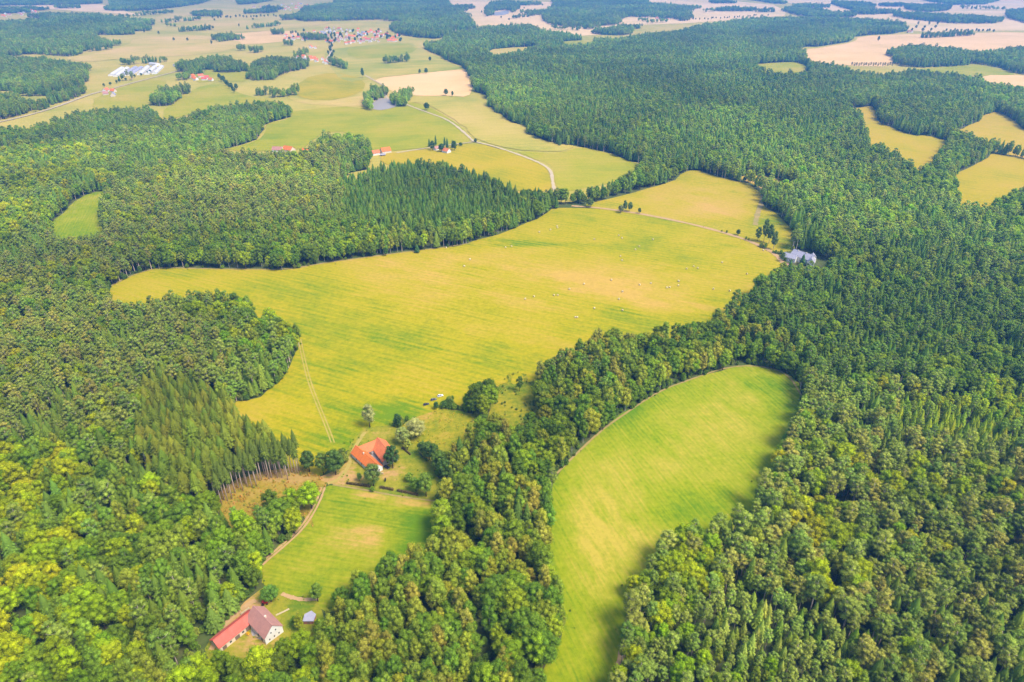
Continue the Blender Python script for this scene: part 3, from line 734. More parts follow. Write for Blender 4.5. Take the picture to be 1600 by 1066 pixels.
TINT = {  # albedo of leaves by style and kind
 'mixed':  {'broadleaf_tree': [C(.095,.165,.018), C(.16,.22,.014), C(.075,.125,.022)], 'birch_tree': [C(.17,.18,.04), C(.13,.17,.035)], 'pine_tree': [C(.12,.16,.045)], 'spruce_tree': [C(.065,.105,.022), C(.08,.12,.03)]},
 'beech':  {'broadleaf_tree': [C(.17,.22,.010), C(.12,.18,.012), C(.09,.15,.016), C(.19,.22,.010)], 'birch_tree': [C(.15,.18,.04)], 'pine_tree': [C(.13,.165,.05)], 'spruce_tree': [C(.07,.12,.03)]},
 'pinewood': {'broadleaf_tree': [C(.155,.205,.012), C(.12,.18,.016), C(.09,.145,.02), C(.175,.20,.012)], 'birch_tree': [C(.17,.18,.045)], 'pine_tree': [C(.135,.165,.05), C(.16,.175,.06), C(.11,.14,.045), C(.17,.165,.06)], 'spruce_tree': [C(.07,.11,.028), C(.09,.13,.03)]},
 'youngpine': {'broadleaf_tree': [C(.14,.22,.014)], 'birch_tree': [C(.16,.18,.04)], 'pine_tree': [C(.16,.19,.065), C(.14,.17,.055)], 'spruce_tree': [C(.10,.145,.035), C(.15,.185,.06), C(.08,.13,.025)]},
 'alder':  {'broadleaf_tree': [C(.10,.155,.020), C(.075,.13,.022), C(.15,.18,.03), C(.12,.18,.018), C(.07,.12,.02)], 'birch_tree': [C(.17,.18,.045), C(.19,.18,.04), C(.15,.17,.04), C(.20,.17,.06), C(.10,.15,.03)], 'pine_tree': [C(.1,.14,.04)], 'spruce_tree': [C(.05,.09,.03)]},
 'dull':   {'broadleaf_tree': [C(.085,.14,.022), C(.07,.12,.026), C(.12,.165,.028)], 'birch_tree': [C(.13,.16,.04)], 'pine_tree': [C(.08,.12,.04)], 'spruce_tree': [C(.045,.085,.03)]},
 'tall':   {k: [C(.075,.098,.018), C(.062,.088,.018), C(.088,.105,.02)] for k in KINDS},
 'larch':  {'broadleaf_tree': [C(.17,.22,.014)], 'birch_tree': [C(.16,.2,.03)], 'pine_tree': [C(.13,.17,.04)], 'spruce_tree': [C(.12,.165,.016), C(.10,.15,.018), C(.14,.17,.016)]},
 'dark':   {'broadleaf_tree': [C(.07,.125,.02), C(.11,.165,.02)], 'birch_tree': [C(.12,.15,.035)], 'pine_tree': [C(.085,.125,.035)], 'spruce_tree': [C(.045,.085,.022), C(.055,.10,.022), C(.07,.11,.025)]},
 'deep':   {'broadleaf_tree': [C(.08,.14,.02), C(.12,.18,.02)], 'birch_tree': [C(.13,.16,.035)], 'pine_tree': [C(.10,.14,.035), C(.13,.16,.045)], 'spruce_tree': [C(.04,.08,.022), C(.055,.10,.022), C(.085,.13,.025), C(.06,.11,.03)]},
 'cool':   {'broadleaf_tree': [C(.08,.14,.02), C(.105,.17,.02), C(.13,.18,.025)], 'birch_tree': [C(.14,.165,.035)], 'pine_tree': [C(.10,.14,.042), C(.13,.155,.05)], 'spruce_tree': [C(.05,.09,.024), C(.065,.11,.025)]},
}
def vnoise(x, y, s, seed):
    """smooth value noise"""
    g = np.random.default_rng(seed).random((97, 97))
    u, v = x / s, y / s
    i, j = np.floor(u).astype(int), np.floor(v).astype(int)
    fu, fv = u - i, v - j
    fu = fu * fu * (3 - 2 * fu); fv = fv * fv * (3 - 2 * fv)
    a = lambda p, q: g[(i + p) % 97, (j + q) % 97]
    return (a(0,0) * (1-fu) + a(1,0) * fu) * (1-fv) + (a(0,1) * (1-fu) + a(1,1) * fu) * fv

def candidates():
    out = []
    for d0, d1, s in ((90, 900, 5.0), (900, 1700, 5.8), (1700, 3200, 8.0), (3200, 9000, 13.0)):
        W = d1 * .98 + 60
        xs = np.arange(-W, W, s); ys = np.arange(60, d1 + 50, s)
        X, Y = np.meshgrid(xs, ys); X = X.ravel(); Y = Y.ravel()
        X = X + ((np.round(Y / s).astype(int) % 2) * s * .5)
        X = X + rng.uniform(-.36, .36, X.shape) * s; Y = Y + rng.uniform(-.36, .36, Y.shape) * s
        px, py, f = proj(X, Y, terr(X, Y))
        k = (Y >= d0) & (Y < d1) & (px > -130) & (px < 1730) & (py > -28) & (py < 1230) & (f > 10)
        out.append((X[k], Y[k], np.full(k.sum(), s)))
    return [np.concatenate(c) for c in zip(*out)]
X, Y, S = candidates()
keep = np.ones(len(X), bool)
for p in O_open: keep &= ~inside(p, X, Y)
for p in O_woods: keep |= inside(p, X, Y)
# ponds, farms and lanes stay clear
for (px, py, rad) in ((395,985,9),(420,975,10),(412,960,10),(360,995,9),(378,980,9),(1250,402,20),(1240,398,14),(1232,402,12),(1265,408,14),(1255,416,12),(1235,412,9),(1250,420,18),(1270,421,17),(1235,424,14),(1286,412,13),(1255,430,14),(1275,432,12),(485,965,8),(455,955,8),(492,984,9),(480,984,9),(487,992,8),(692,630,8),(343,1006,10),(338,1018,11),(355,1024,9),(328,1030,8),(440,990,9)):
    c = P(px, py); keep &= np.hypot(X - c[0], Y - c[1]) > rad
for line in ([(880,322),(935,325),(985,332),(1010,336),(1080,350),(1150,369),(1190,385),(1212,398),(1224,412)], [(530,712),(545,705),(560,690),(580,672),(610,667),(640,657),(684,641),(704,632)],
             [(622,668),(640,688),(655,706),(672,728),(690,758)], [(512,757),(560,763),(600,771),(650,779),(685,783)], [(540,706),(535,722),(520,738),(495,745)]):
    a = np.array([P(*p) for p in line])
    for p_, q_ in zip(a[:-1], a[1:]):
        L_ = np.hypot(*(q_ - p_)); t_ = np.clip(((X - p_[0]) * (q_[0] - p_[0]) + (Y - p_[1]) * (q_[1] - p_[1])) / L_ ** 2, 0, 1)
        keep &= np.hypot(X - p_[0] - t_ * (q_[0] - p_[0]), Y - p_[1] - t_ * (q_[1] - p_[1])) > 7.5
X, Y, S = X[keep], Y[keep], S[keep]
PX, PY, DEP = proj(X, Y, terr(X, Y))
n = len(X)
sidx = np.full(n, -1)
pp = np.column_stack([PX, PY])
jx, jy = PX + rng.normal(0, 5, n), PY + rng.normal(0, 3, n)
for i in range(len(STANDS) - 1, -1, -1):
    sidx[inside(STANDS[i][0], jx, jy)] = i
kind = np.zeros(n, int); tint = np.zeros((n, 3)); spf = np.ones(n)
n1 = vnoise(X, Y, 26, 1); n2 = vnoise(X, Y, 60, 2); n3 = vnoise(X, Y, 14, 3)
u_ = np.clip(.5 + (n1 - .5) * .75 + (n2 - .5) * .55 + rng.normal(0, .22, n), .001, .999)
# rank -> uniform so that the mix shares hold
u_ = np.argsort(np.argsort(u_)) / n
for i in range(-1, len(STANDS)):
    sel = np.nonzero(sidx == i)[0]
    if not len(sel): continue
    mix, style, sp = DEFAULT if i < 0 else STANDS[i][1:]
    uu = np.argsort(np.argsort(u_[sel])) / len(sel)
    cs = np.cumsum(mix); kk = np.searchsorted(cs, uu * cs[-1] * .9999)
    kind[sel] = np.minimum(kk, 3); spf[sel] = sp
    for q, kn in enumerate(KINDS):
        s2 = sel[kind[sel] == q]
        if not len(s2): continue
        pal = np.array(TINT[style][kn])
        t_ = np.clip(.5 + (n3[s2] - .5) * 1.2 + rng.normal(0, .3, len(s2)), 0, .999)
        tint[s2] = pal[(t_ * len(pal)).astype(int)]
tint *= rng.uniform(.84, 1.18, (n, 1)) * np.array([2.12, 1.90, .95])
tint[kind == 1] *= (.80, .98, .85)
tint[kind == 2] *= (.82, .95, .90); tint[kind == 3] *= (1.06, 1.10, 1.05)
tint *= (.74 + .54 * vnoise(X, Y, 130, 21))[:, None] * np.where(np.hypot(X, Y) > 800, .95 + .40 * vnoise(X, Y, 330, 23), 1.0)[:, None]; tint[:, 0] *= rng.uniform(.88, 1.14, n)
# thin out: wide crowns stand farther apart
need = np.array([8.2, 6.4, 6.6, 5.4])[kind] * spf
near_keep = rng.random(n) < np.clip((S / need) ** 2 * 1.45, 0, 1)
X, Y, S, PX, PY, DEP, kind, tint, sidx, need = (a[near_keep] for a in (X, Y, S, PX, PY, DEP, kind, tint, sidx, need))
n = len(X)
grow = np.clip(S / need, 1, 2.1) ** .8
hs = rng.normal(1, .16, n).clip(.6, 1.4) * (.92 + .16 * vnoise(X, Y, 120, 9))
style_i = np.array([DEFAULT[1]] + [s[2] for s in STANDS], dtype=object)[sidx + 1]
hs[style_i == 'youngpine'] *= .78; hs[style_i == 'larch'] *= .68; hs[style_i == 'tall'] *= .98
far_k = np.clip((DEP - 900) / 2500, 0, 1)
SZ = hs * (1 + .06 * far_k); SX = hs * grow * rng.uniform(.84, 1.08, n)
SX[style_i == 'youngpine'] *= .95
NV = np.array([len(PROTO[k]) for k in KINDS])
var = (rng.random(n) * np.where(kind == 3, 4, NV[kind])).astype(int)
tall = style_i == 'tall'
cl = O_clear.mean(0)
near_clear = tall & (PY > 690)
var[near_clear] = 4 + (rng.random(near_clear.sum()) < .5)
ROT = rng.uniform(0, 2 * math.pi, n)
print('trees', n, [int((kind == q).sum()) for q in range(4)])

# scrub along the near wood edges
ex, ey = [], []
for p in O_open[:8]:
    for _ in range(2):
        e = p + rng.normal(0, 2.6, p.shape)
        ex.append(e[:, 0]); ey.append(e[:, 1])
ex = np.concatenate(ex); ey = np.concatenate(ey)
e2 = np.concatenate([np.column_stack([ex, ey]) + rng.normal(0, 3.0, (len(ex), 2)) for _ in range(2)])
ex, ey = e2[:, 0], e2[:, 1]
ok = (np.hypot(ex, ey) < 800)
inn = np.zeros(len(ex), bool)
for p in O_open: inn |= inside(p, ex, ey)
stray = rng.random(len(ex)) < .25
ok &= ~inn | stray
for (px, py, rad) in ((395,985,9),(420,975,10),(412,960,10),(360,995,9),(378,980,9),(485,965,8),(492,984,8),(480,984,8),(343,1006,10),(338,1018,10),(352,1022,8),(440,990,8)):
    c = P(px, py); ok &= np.hypot(ex - c[0], ey - c[1]) > rad
d_c = np.min(np.hypot(ex[:, None] - O_clear[None, :, 0], ey[:, None] - O_clear[None, :, 1]), axis=1)
ok &= d_c > 9
ex, ey = ex[ok], ey[ok]; k = len(ex)
scrub = (ex, ey, rng.integers(0, 6, k), rng.uniform(0, 6.28, k), np.where((inn & stray)[ok], rng.uniform(.03, .10, k), rng.uniform(.16, .48, k)), np.array([C(.10,.16,.022), C(.14,.20,.02), C(.08,.13,.025), C(.17,.19,.04)])[rng.integers(0, 4, k)] * (1.75, 1.75, 1.2))

def low_bushes(poly, count, lo, hi, pal):
    x0, y0 = poly.min(0); x1, y1 = poly.max(0)
    bx_ = rng.uniform(x0, x1, count * 4); by_ = rng.uniform(y0, y1, count * 4)
    k_ = np.nonzero(inside(poly, bx_, by_))[0][:count]
    m_ = len(k_)
    return (bx_[k_], by_[k_], rng.integers(0, 6, m_), rng.uniform(0, 6.28, m_), rng.uniform(lo, hi, m_), np.array(pal)[rng.integers(0, len(pal), m_)] * 1.4)
ux = rng.uniform(-420, 420, 60000); uy = rng.uniform(120, 620, 60000)
upx, upy, _f = proj(ux, uy, terr(ux, uy))
uk = (upx > -60) & (upx < 1660) & (upy < 1180)
for p in O_open: uk &= ~inside(p, ux, uy)
for (px, py, rad) in ((395,985,9),(420,975,10),(412,960,10),(360,995,9),(378,980,9),(1250,402,20),(1240,398,14),(1232,402,12),(1265,408,14),(485,965,8),(343,1006,8)):
    c = P(px, py); uk &= np.hypot(ux - c[0], uy - c[1]) > rad
uk &= np.min(np.hypot(ux[:, None] - O_clear[None, ::2, 0], uy[:, None] - O_clear[None, ::2, 1]), axis=1) > 12
ux, uy = ux[uk][:9000], uy[uk][:9000]; um = len(ux)
under = (ux, uy, rng.integers(0, 6, um), rng.uniform(0, 6.28, um), rng.uniform(.16, .40, um), np.array([C(.15,.24,.03), C(.19,.28,.03), C(.12,.2,.035), C(.2,.25,.05)])[rng.integers(0, 4, um)])
_lb = [scrub, under, low_bushes(O_clear, 420, .04, .13, [C(.46,.28,.05), C(.40,.28,.05), C(.30,.30,.05), C(.50,.30,.08)]),
       low_bushes(O_wild, 260, .03, .09, [C(.44,.38,.04), C(.32,.34,.04), C(.48,.36,.07)]),
       low_bushes(O_yard2, 45, .04, .11, [C(.26,.32,.03), C(.2,.28,.03)]), low_bushes(O_yard1, 36, .03, .09, [C(.26,.32,.03), C(.36,.34,.04)]),
       low_bushes(O_wet, 70, .05, .18, [C(.16,.22,.03), C(.24,.25,.04), C(.12,.18,.03)])]
scrub = tuple(np.concatenate(z) for z in zip(*_lb))

# hand-placed trees: (px, py of the foot, kind, variant, height factor, width factor, tint, label)
SOLO = [
 (578,668,'broadleaf_tree',2,.62,.68,(.26,.26,.12),'tall pale silver-green tree standing alone at the meadow edge above the orange-roofed farm'),
 (650,684,'broadleaf_tree',3,.52,.85,(.28,.27,.12),'pale silver willow clump behind the orange-roofed farm'),
 (630,694,'broadleaf_tree',4,.55,.70,(.22,.25,.09),'pale rounded willow next to the orange-roofed farm'),
 (637,703,'broadleaf_tree',5,.30,.42,(.25,.27,.06),'small yellow-green bush at the low yard wall'),
 (622,668,'broadleaf_tree',0,.42,.40,(.05,.10,.04),'dark round tree behind the orange-roofed farm'),
 (614,732,'broadleaf_tree',1,.68,.62,(.055,.10,.035),'dark green tree against the right wing of the orange-roofed farm'),
 (584,760,'broadleaf_tree',0,.62,.72,(.11,.15,.045),'grey-green tree in front of the orange-roofed farm'),
 (666,776,'broadleaf_tree',5,.60,.66,(.14,.20,.035),'leafy green tree at the right end of the clipped hedge'),
 (650,768,'broadleaf_tree',4,.42,.55,(.13,.20,.03),'lower green tree left of the hedge-end tree'),
 (690,790,'spruce_tree',2,.42,.9,(.05,.10,.035),'dark conical tree at the corner of the small meadow'),
 (525,742,'broadleaf_tree',3,.66,.75,(.075,.12,.03),'dark leafy tree left of the orange-roofed farm'),
 (506,742,'broadleaf_tree',0,.62,.60,(.10,.14,.035),'olive tree between the felled clearing and the orange-roofed farm'),
 (484,738,'broadleaf_tree',1,.64,.62,(.07,.11,.03),'dark tree right of the tall spruces'),
 (662,712,'broadleaf_tree',4,.46,.55,(.08,.13,.035),'left tree of the dark row right of the orange-roofed farm'),
 (671,719,'broadleaf_tree',0,.52,.58,(.09,.14,.035),'second tree of the dark row right of the orange-roofed farm'),
 (680,727,'broadleaf_tree',2,.55,.60,(.075,.12,.03),'third tree of the dark row right of the orange-roofed farm'),
 (688,738,'broadleaf_tree',3,.58,.62,(.09,.14,.03),'fourth tree of the dark row right of the orange-roofed farm'),
 (696,750,'broadleaf_tree',1,.60,.62,(.07,.12,.03),'last tree of the dark row right of the orange-roofed farm'),
 (562,752,'broadleaf_tree',5,.28,.36,(.11,.17,.035),'low green shrub behind the left hedge piece'),
 (640,752,'broadleaf_tree',4,.26,.40,(.15,.21,.03),'low yellowish shrub in the orchard below the orange-roofed farm'),
 (682,640,'broadleaf_tree',4,.34,.40,(.06,.12,.04),'round dark bush below the parked cars'),
 (694,638,'broadleaf_tree',1,.30,.42,(.07,.13,.04),'low dark bush right of the parked cars'),
 (704,636,'broadleaf_tree',0,.32,.42,(.09,.14,.035),'green bush joining the alder wood'),
 (603,400,'broadleaf_tree',5,.42,.55,(.06,.12,.03),'small dark bush standing out from the pine wood edge'),
 (652,395,'spruce_tree',0,.42,.9,(.05,.10,.03),'small dark fir standing out from the wood edge'),
 (436,420,'broadleaf_tree',3,.66,.85,(.10,.22,.012),'bright green round tree at the edge of the pine wood'),
 (970,333,'broadleaf_tree',4,.52,.72,(.17,.18,.10),'pale silvery tree in the clump on the farm track'),
 (976,331,'birch_tree',0,.62,.9,(.08,.13,.05),'tall dark tree in the clump on the farm track'),
 (984,331,'birch_tree',2,.56,.95,(.10,.15,.05),'right-hand tree of the clump on the farm track'),
 (999,334,'broadleaf_tree',0,.34,.45,(.05,.10,.025),'small dark bush right of the clump on the farm track'),
 (922,324,'broadleaf_tree',3,.50,.80,(.11,.15,.045),'broad tree on the farm track at the wood corner'),
 (1153,368,'broadleaf_tree',4,.38,.52,(.05,.09,.03),'lone dark bush beside the farm track'),
 (1183,378,'broadleaf_tree',2,.72,.72,(.08,.13,.04),'left tree of the tall clump above the grey-roofed farm'),
 (1193,378,'birch_tree',1,1.02,1.25,(.10,.15,.04),'tallest tree of the clump above the grey-roofed farm'),
 (1201,381,'birch_tree',3,.90,1.2,(.09,.14,.045),'middle tree of the clump above the grey-roofed farm'),
 (1208,390,'birch_tree',0,.88,1.15,(.11,.15,.05),'right tree of the clump above the grey-roofed farm'),
 (1222,409,'broadleaf_tree',5,.45,.5,(.09,.14,.05),'grey-green tree at the left end of the grey-roofed farm'),
 (1253,414,'spruce_tree',2,.55,.9,(.045,.10,.04),'dark fir in front of the grey-roofed farm'),
 (1281,392,'broadleaf_tree',4,.55,.45,(.10,.018,.02),'dark red copper beech behind the grey-roofed farm'),
 (1130,276,'broadleaf_tree',3,.36,.7,(.08,.13,.03),'left bush at the top of the upper meadow'),
 (1143,280,'broadleaf_tree',1,.36,.7,(.08,.13,.03),'second bush at the top of the upper meadow'),
 (1163,285,'broadleaf_tree',0,.40,.6,(.07,.12,.03),'third bush at the top of the upper meadow'),
 (1172,286,'broadleaf_tree',2,.42,.6,(.07,.12,.03),'right bush at the top of the upper meadow'),
 (812,612,'broadleaf_tree',2,.55,.55,(.09,.14,.03),'rounded tree inside the overgrown clearing'),
 (362,956,'spruce_tree',0,.70,1.30,(.11,.16,.03),'big drooping spruce above the long red barn'),
 (338,985,'spruce_tree',2,.72,1.25,(.10,.15,.03),'big spruce at the left of the long red barn'),
 (424,940,'broadleaf_tree',4,.42,.62,(.10,.18,.03),'round green fruit tree behind the lower farmhouse'),
 (497,940,'broadleaf_tree',2,.40,.50,(.13,.19,.03),'small leafy tree at the lower end of the small meadow'),
 (470,985,'broadleaf_tree',5,.45,.55,(.20,.22,.02),'yellow-green tree below the little grey-roofed shed'),
 (500,985,'broadleaf_tree',1,.38,.40,(.36,.30,.01),'small bright yellow tree right of the little grey-roofed shed'),
 (462,978,'broadleaf_tree',0,.30,.36,(.12,.20,.02),'green shrub right of the white gable'),
 (388,993,'broadleaf_tree',5,.10,.16,(.50,.30,.02),'small golden shrub in the lower farm courtyard'),
 (1372,65,'broadleaf_tree',2,.8,1.0,(.06,.10,.03),'lone tree in the broad stubble field'),
 (567,122,'birch_tree',1,.95,1.6,(.07,.12,.03),'tall lone tree at the corner of the stubble field'),
 (667,173,'birch_tree',2,.72,1.7,(.06,.10,.03),'lone round tree on the gravel lane'),
 (697,150,'broadleaf_tree',1,.75,.95,(.07,.12,.03),'round tree at the lower edge of the stubble field'),
 (707,151,'birch_tree',0,.5,1.0,(.06,.11,.03),'small slim tree right of the stubble field tree'),
 (672,96,'broadleaf_tree',3,.6,.8,(.06,.11,.03),'lone bush in the light green grassland'),
 (666,116,'broadleaf_tree',3,.7,.9,(.06,.11,.03),'larger bush behind the stubble field'),
 (656,116,'birch_tree',1,.5,1.2,(.06,.11,.03),'smaller bush behind the stubble field'),
 (743,223,'broadleaf_tree',4,.35,.6,(.06,.10,.03),'small bush at the lane junction'),
 (720,229,'broadleaf_tree',4,.35,.6,(.07,.12,.03),'small bush by the track to the farms'),
]
for k_, (px, py, v, lb) in enumerate([(671,230,0,'far left fir'),(676,236,2,'front left tree'),(681,228,1,'left rear fir'),(690,238,3,'front tree'),(695,228,2,'tallest fir'),(699,233,1,'middle fir'),(707,232,0,'right rear fir'),(710,236,2,'right-hand tree')]):
    SOLO.append((px, py, 'spruce_tree' if k_ not in (1, 3, 7) else 'broadleaf_tree', v, .62 + .05 * (k_ % 3), .8 + .1 * (k_ % 2), (.05,.10,.03), '%s of the dark clump around the small pink-roofed house' % lb))
for k_, (px, py) in enumerate([(343,124),(347,128),(351,131),(355,135),(359,139),(363,142),(366,146),(370,141)]):
    SOLO.append((px, py, 'broadleaf_tree', k_ % 6, .68 + .06 * (k_ % 3), .85, (.06,.11,.03), 'tree %s along the hedgerow below the far hamlet' % ('first','second','third','fourth','fifth','sixth','last','standing off')[k_]))
for k_ in range(14):
    SOLO.append((1478 + k_ * 5.6 + (k_ % 3), 50 + (k_ % 2), 'broadleaf_tree', k_ % 6, .62, .8, (.06,.10,.03), 'round tree in the row on the far tan fields'))
for k_ in range(9):
    SOLO.append((1424 + k_ * 5 + (k_ % 2) * 2, 50 - (k_ % 3) * 5, 'broadleaf_tree', k_ % 6, .75, .95, (.06,.10,.03), 'dark tree in the group above the broad stubble field'))
for k_ in range(18):
    SOLO.append((1330 + k_ * 3.7, 106 + (k_ % 2) * 1.5, 'pine_tree', k_ % 4, .62, .8, (.10,.11,.06), 'slim brownish pine in the thin belt under the stubble field'))
for k_ in range(11):
    SOLO.append((163 + k_ * 8 + (k_ % 3) * 2, 136 - k_ * 2.4, 'broadleaf_tree', k_ % 6, .40, .6, (.06,.11,.03), 'small tree in the avenue along the left-hand road'))
for k_ in range(16):
    SOLO.append((random.uniform(215, 400), random.uniform(30, 72), 'broadleaf_tree', k_ % 6, .6, .8, (.06,.10,.035), 'scattered field tree on the far pale fields'))
for k_ in range(12):
    SOLO.append((random.uniform(735, 850), random.uniform(6, 36), 'broadleaf_tree', k_ % 6, .6, .9, (.06,.10,.035), 'scattered dark tree on the peach fields around the far pond'))
for k_ in range(58):
    SOLO.append((random.uniform(448, 628), 58 + random.gauss(0, 4.5), 'broadleaf_tree', k_ % 6, .62, .85, (.055,.10,.035), 'dark garden tree between the village houses'))

_one = 'first second third fourth fifth sixth seventh eighth ninth'.split()
EDGE = _one + 'tenth eleventh twelfth thirteenth fourteenth fifteenth sixteenth seventeenth eighteenth nineteenth twentieth'.split() + ['twenty-' + o_ for o_ in _one] + ['thirtieth']
for k_, (px, py) in enumerate(sorted([(347,790),(351,783),(356,784),(363,781),(368,772),(374,766),(380,768),(387,762),(394,763),(401,761),(405,752),(409,751),(417,746),(421,750),(425,748),(430,742),(434,748),(441,748),(446,744),(450,751),(453,742),(457,740),(462,741),(466,741),(468,737),(438,739),(413,742),(398,752),(384,757),(358,772)])):
    SOLO.append((px, py - 1, 'spruce_tree', 4 + k_ % 2, .76 + .06 * ((k_ * 7) % 4), .92, (.085,.11,.02), 'tall bare-trunked spruce at the felled clearing edge, %s from left' % EDGE[k_]))
for k_ in range(26):
    t_ = k_ / 25
    SOLO.append((1068 + t_ * 130 + random.uniform(-2, 2), 33 - t_ * 8 + random.uniform(-1, 1), 'broadleaf_tree', k_ % 6, .5, .7, (.06,.10,.035), 'small tree in the dotted row on the far peach fields'))
for k_ in range(22):
    t_ = k_ / 21
    SOLO.append((455 - t_ * 120 + random.uniform(-3, 3), 26 + t_ * 3 + random.uniform(-1, 1), 'broadleaf_tree', k_ % 6, .6, .9, (.06,.10,.035), 'tree in the hedgerow in front of the hazy far village'))
for k_ in range(20):
    SOLO.append((random.uniform(900, 1000), 20 + random.uniform(0, 4) , 'broadleaf_tree', k_ % 6, .6, .9, (.06,.10,.035), 'dark tree among the far hamlet roofs'))
for k_ in range(14):
    SOLO.append((518 + random.uniform(-5, 7), 60 + k_ * 2.4, 'broadleaf_tree', k_ % 6, .65, .8, (.06,.10,.035), 'avenue tree along the road into the village'))
def tree_obj(kn, v, x, y, rz, sx, sz, tc):
    root = empty(kn, (x, y, float(terr(x, y))), rz)
    root.scale = (sx, sx, sz)
    tm, cm = PROTO[kn][v]
    link('trunk', tm, root)
    c = link('crown', cm, root)
    c['tint'] = [float(a) for a in tc]
    return root
GROUPS_SOLO = {}
cnt_kind = {k: 0 for k in KINDS}
labels_n = {}
for s in SOLO: labels_n[s[7]] = labels_n.get(s[7], 0) + 1
for (px, py, kn, v, hf, wf, tc, lb) in SOLO:
    x, y = P(px, py)
    if kn == 'broadleaf_tree' and 640 < py < 960 and wf > .38: hf *= 1.25; wf *= 1.38
    t = tree_obj(kn, v, x, y, random.uniform(0, 6.28), wf * (1.0 if kn == 'broadleaf_tree' else .95), hf * 1.3, np.array(tc) * (1.6, 1.6, 1.2))
    tag(t, lb, 'tree', ('bare-trunked spruces along the felled clearing' if 'bare-trunked' in lb else 'field and garden trees') if labels_n[lb] == 1 else lb.replace('tree', 'trees', 1))
    cnt_kind[kn] += 1

def where(px, py):
    """the part of the woods a tree stands in, by things one can find in the photo"""
    if px < 160 and py > 690: return 'in the lower left wood'
    if px < 380 and py <= 690: return 'in the upper left wood'
    if px < 330: return 'left of the lower farm'
    if px < 520 and py < 950: return 'between spruce stand and small meadow'
    if px < 520: return 'around the lower farm'
    if px < 700 and py > 850: return 'below the small meadow'
    if px < 960 and py > 760: return 'in the middle belt'
    if px < 1000: return 'behind the orange-roofed farm'
    if px < 1300 and py < 640: return 'above the long meadow'
    if px < 1200: return 'at the foot of the long meadow'
    if py > 860: return 'in the lower right wood'
    return 'right of the long meadow'
def colour(c):
    r, g, b_ = c
    if g > .30 and r / g > .76 and b_ / g < .1: return 'yellow-green'
    if b_ / g > .19: return 'grey-green'
    if r / g > .92: return 'olive'
    if g > .25: return 'bright green'
    if g < .17: return 'dark green'
    return 'mid-green'
SHAPE = {'broadleaf_tree': 'broadleaf tree', 'birch_tree': 'birch', 'pine_tree': 'pine', 'spruce_tree': 'spruce'}
def spot(x, y, px, py):
    if px > 1430 and py > 930: return 'near the corner '
    for poly, nm in ((O_right, 'beside the long meadow '), (O_small, 'beside the small meadow '), (O_meadow, 'beside the large meadow '), (O_yard1, 'next to the lower farm ')):
        if np.min(np.hypot(poly[:, 0] - x, poly[:, 1] - y)) < 14: return nm
    if py > 1020: return 'at the bottom edge '
    if px < 50: return 'at the left edge '
    if px > 1550: return 'at the right edge '
    return ''
NAMED = []
inframe = (PX > -15) & (PX < 1615) & (PY < 1100)
single = np.zeros(n, bool)
order = np.argsort(DEP)
edge_c = np.array(P(440, 742))
for q, kn in enumerate(KINDS):
    room = max(0, 300 - cnt_kind[kn])
    cand = order[(kind[order] == q) & inframe[order]]
    if q == 3:
        first = [i for i in cand if tall[i] and var[i] >= 4]
        rest = [i for i in cand if not (tall[i] and var[i] >= 4)]
        cand = np.array(first + rest)
    for i in cand[:room]:
        single[i] = True
        t = tree_obj(kn, int(var[i]), float(X[i]), float(Y[i]), float(ROT[i]), float(SX[i]), float(SZ[i]), tint[i])
        cl_ = colour(tint[i]); wh = where(PX[i], PY[i])
        big_ = 'tall ' if SZ[i] > 1.10 else ('small ' if SZ[i] < .88 else ('broad ' if SX[i] / SZ[i] > 1.08 else ('narrow ' if SX[i] / SZ[i] < .96 else '')))
        if q == 3 and tall[i]:
            lb = '%s%s spruce with bare pale trunk %s' % (big_, cl_, 'facing the felled clearing' if PY[i] > 735 else ('in the middle of the tall stand' if PX[i] < 380 else 'at the right of the tall stand')) if var[i] >= 4 else '%s%s spruce inside the tall dark stand' % (big_, cl_)
        else: lb = '%s%s %s %s%s' % (big_, cl_, SHAPE[kn], spot(X[i], Y[i], PX[i], PY[i]), wh)
        NAMED.append((t, lb, SHAPE[kn], float(PX[i]), float(PY[i])))
by = {}
for r_ in NAMED: by.setdefault(r_[1], []).append(r_)
ORD = ['leftmost', 'second from left', 'third from left', 'fourth from left', 'fifth from left', 'sixth from left', 'seventh from left', 'eighth from left', 'ninth from left']
for lb, rows in by.items():
    rows.sort(key=lambda r_: r_[3])
    for j_, (t, _, sh_, _, _) in enumerate(rows):
        g_ = lb.replace(sh_, {'birch': 'birches', 'spruce': 'spruces'}.get(sh_, sh_ + 's'))
        tag(t, lb if len(rows) == 1 or len(rows) > 9 else (lb + ', ' + (ORD[j_] if j_ < len(rows) - 1 else 'rightmost') if len(lb.split()) <= 13 else lb), 'tree', g_)

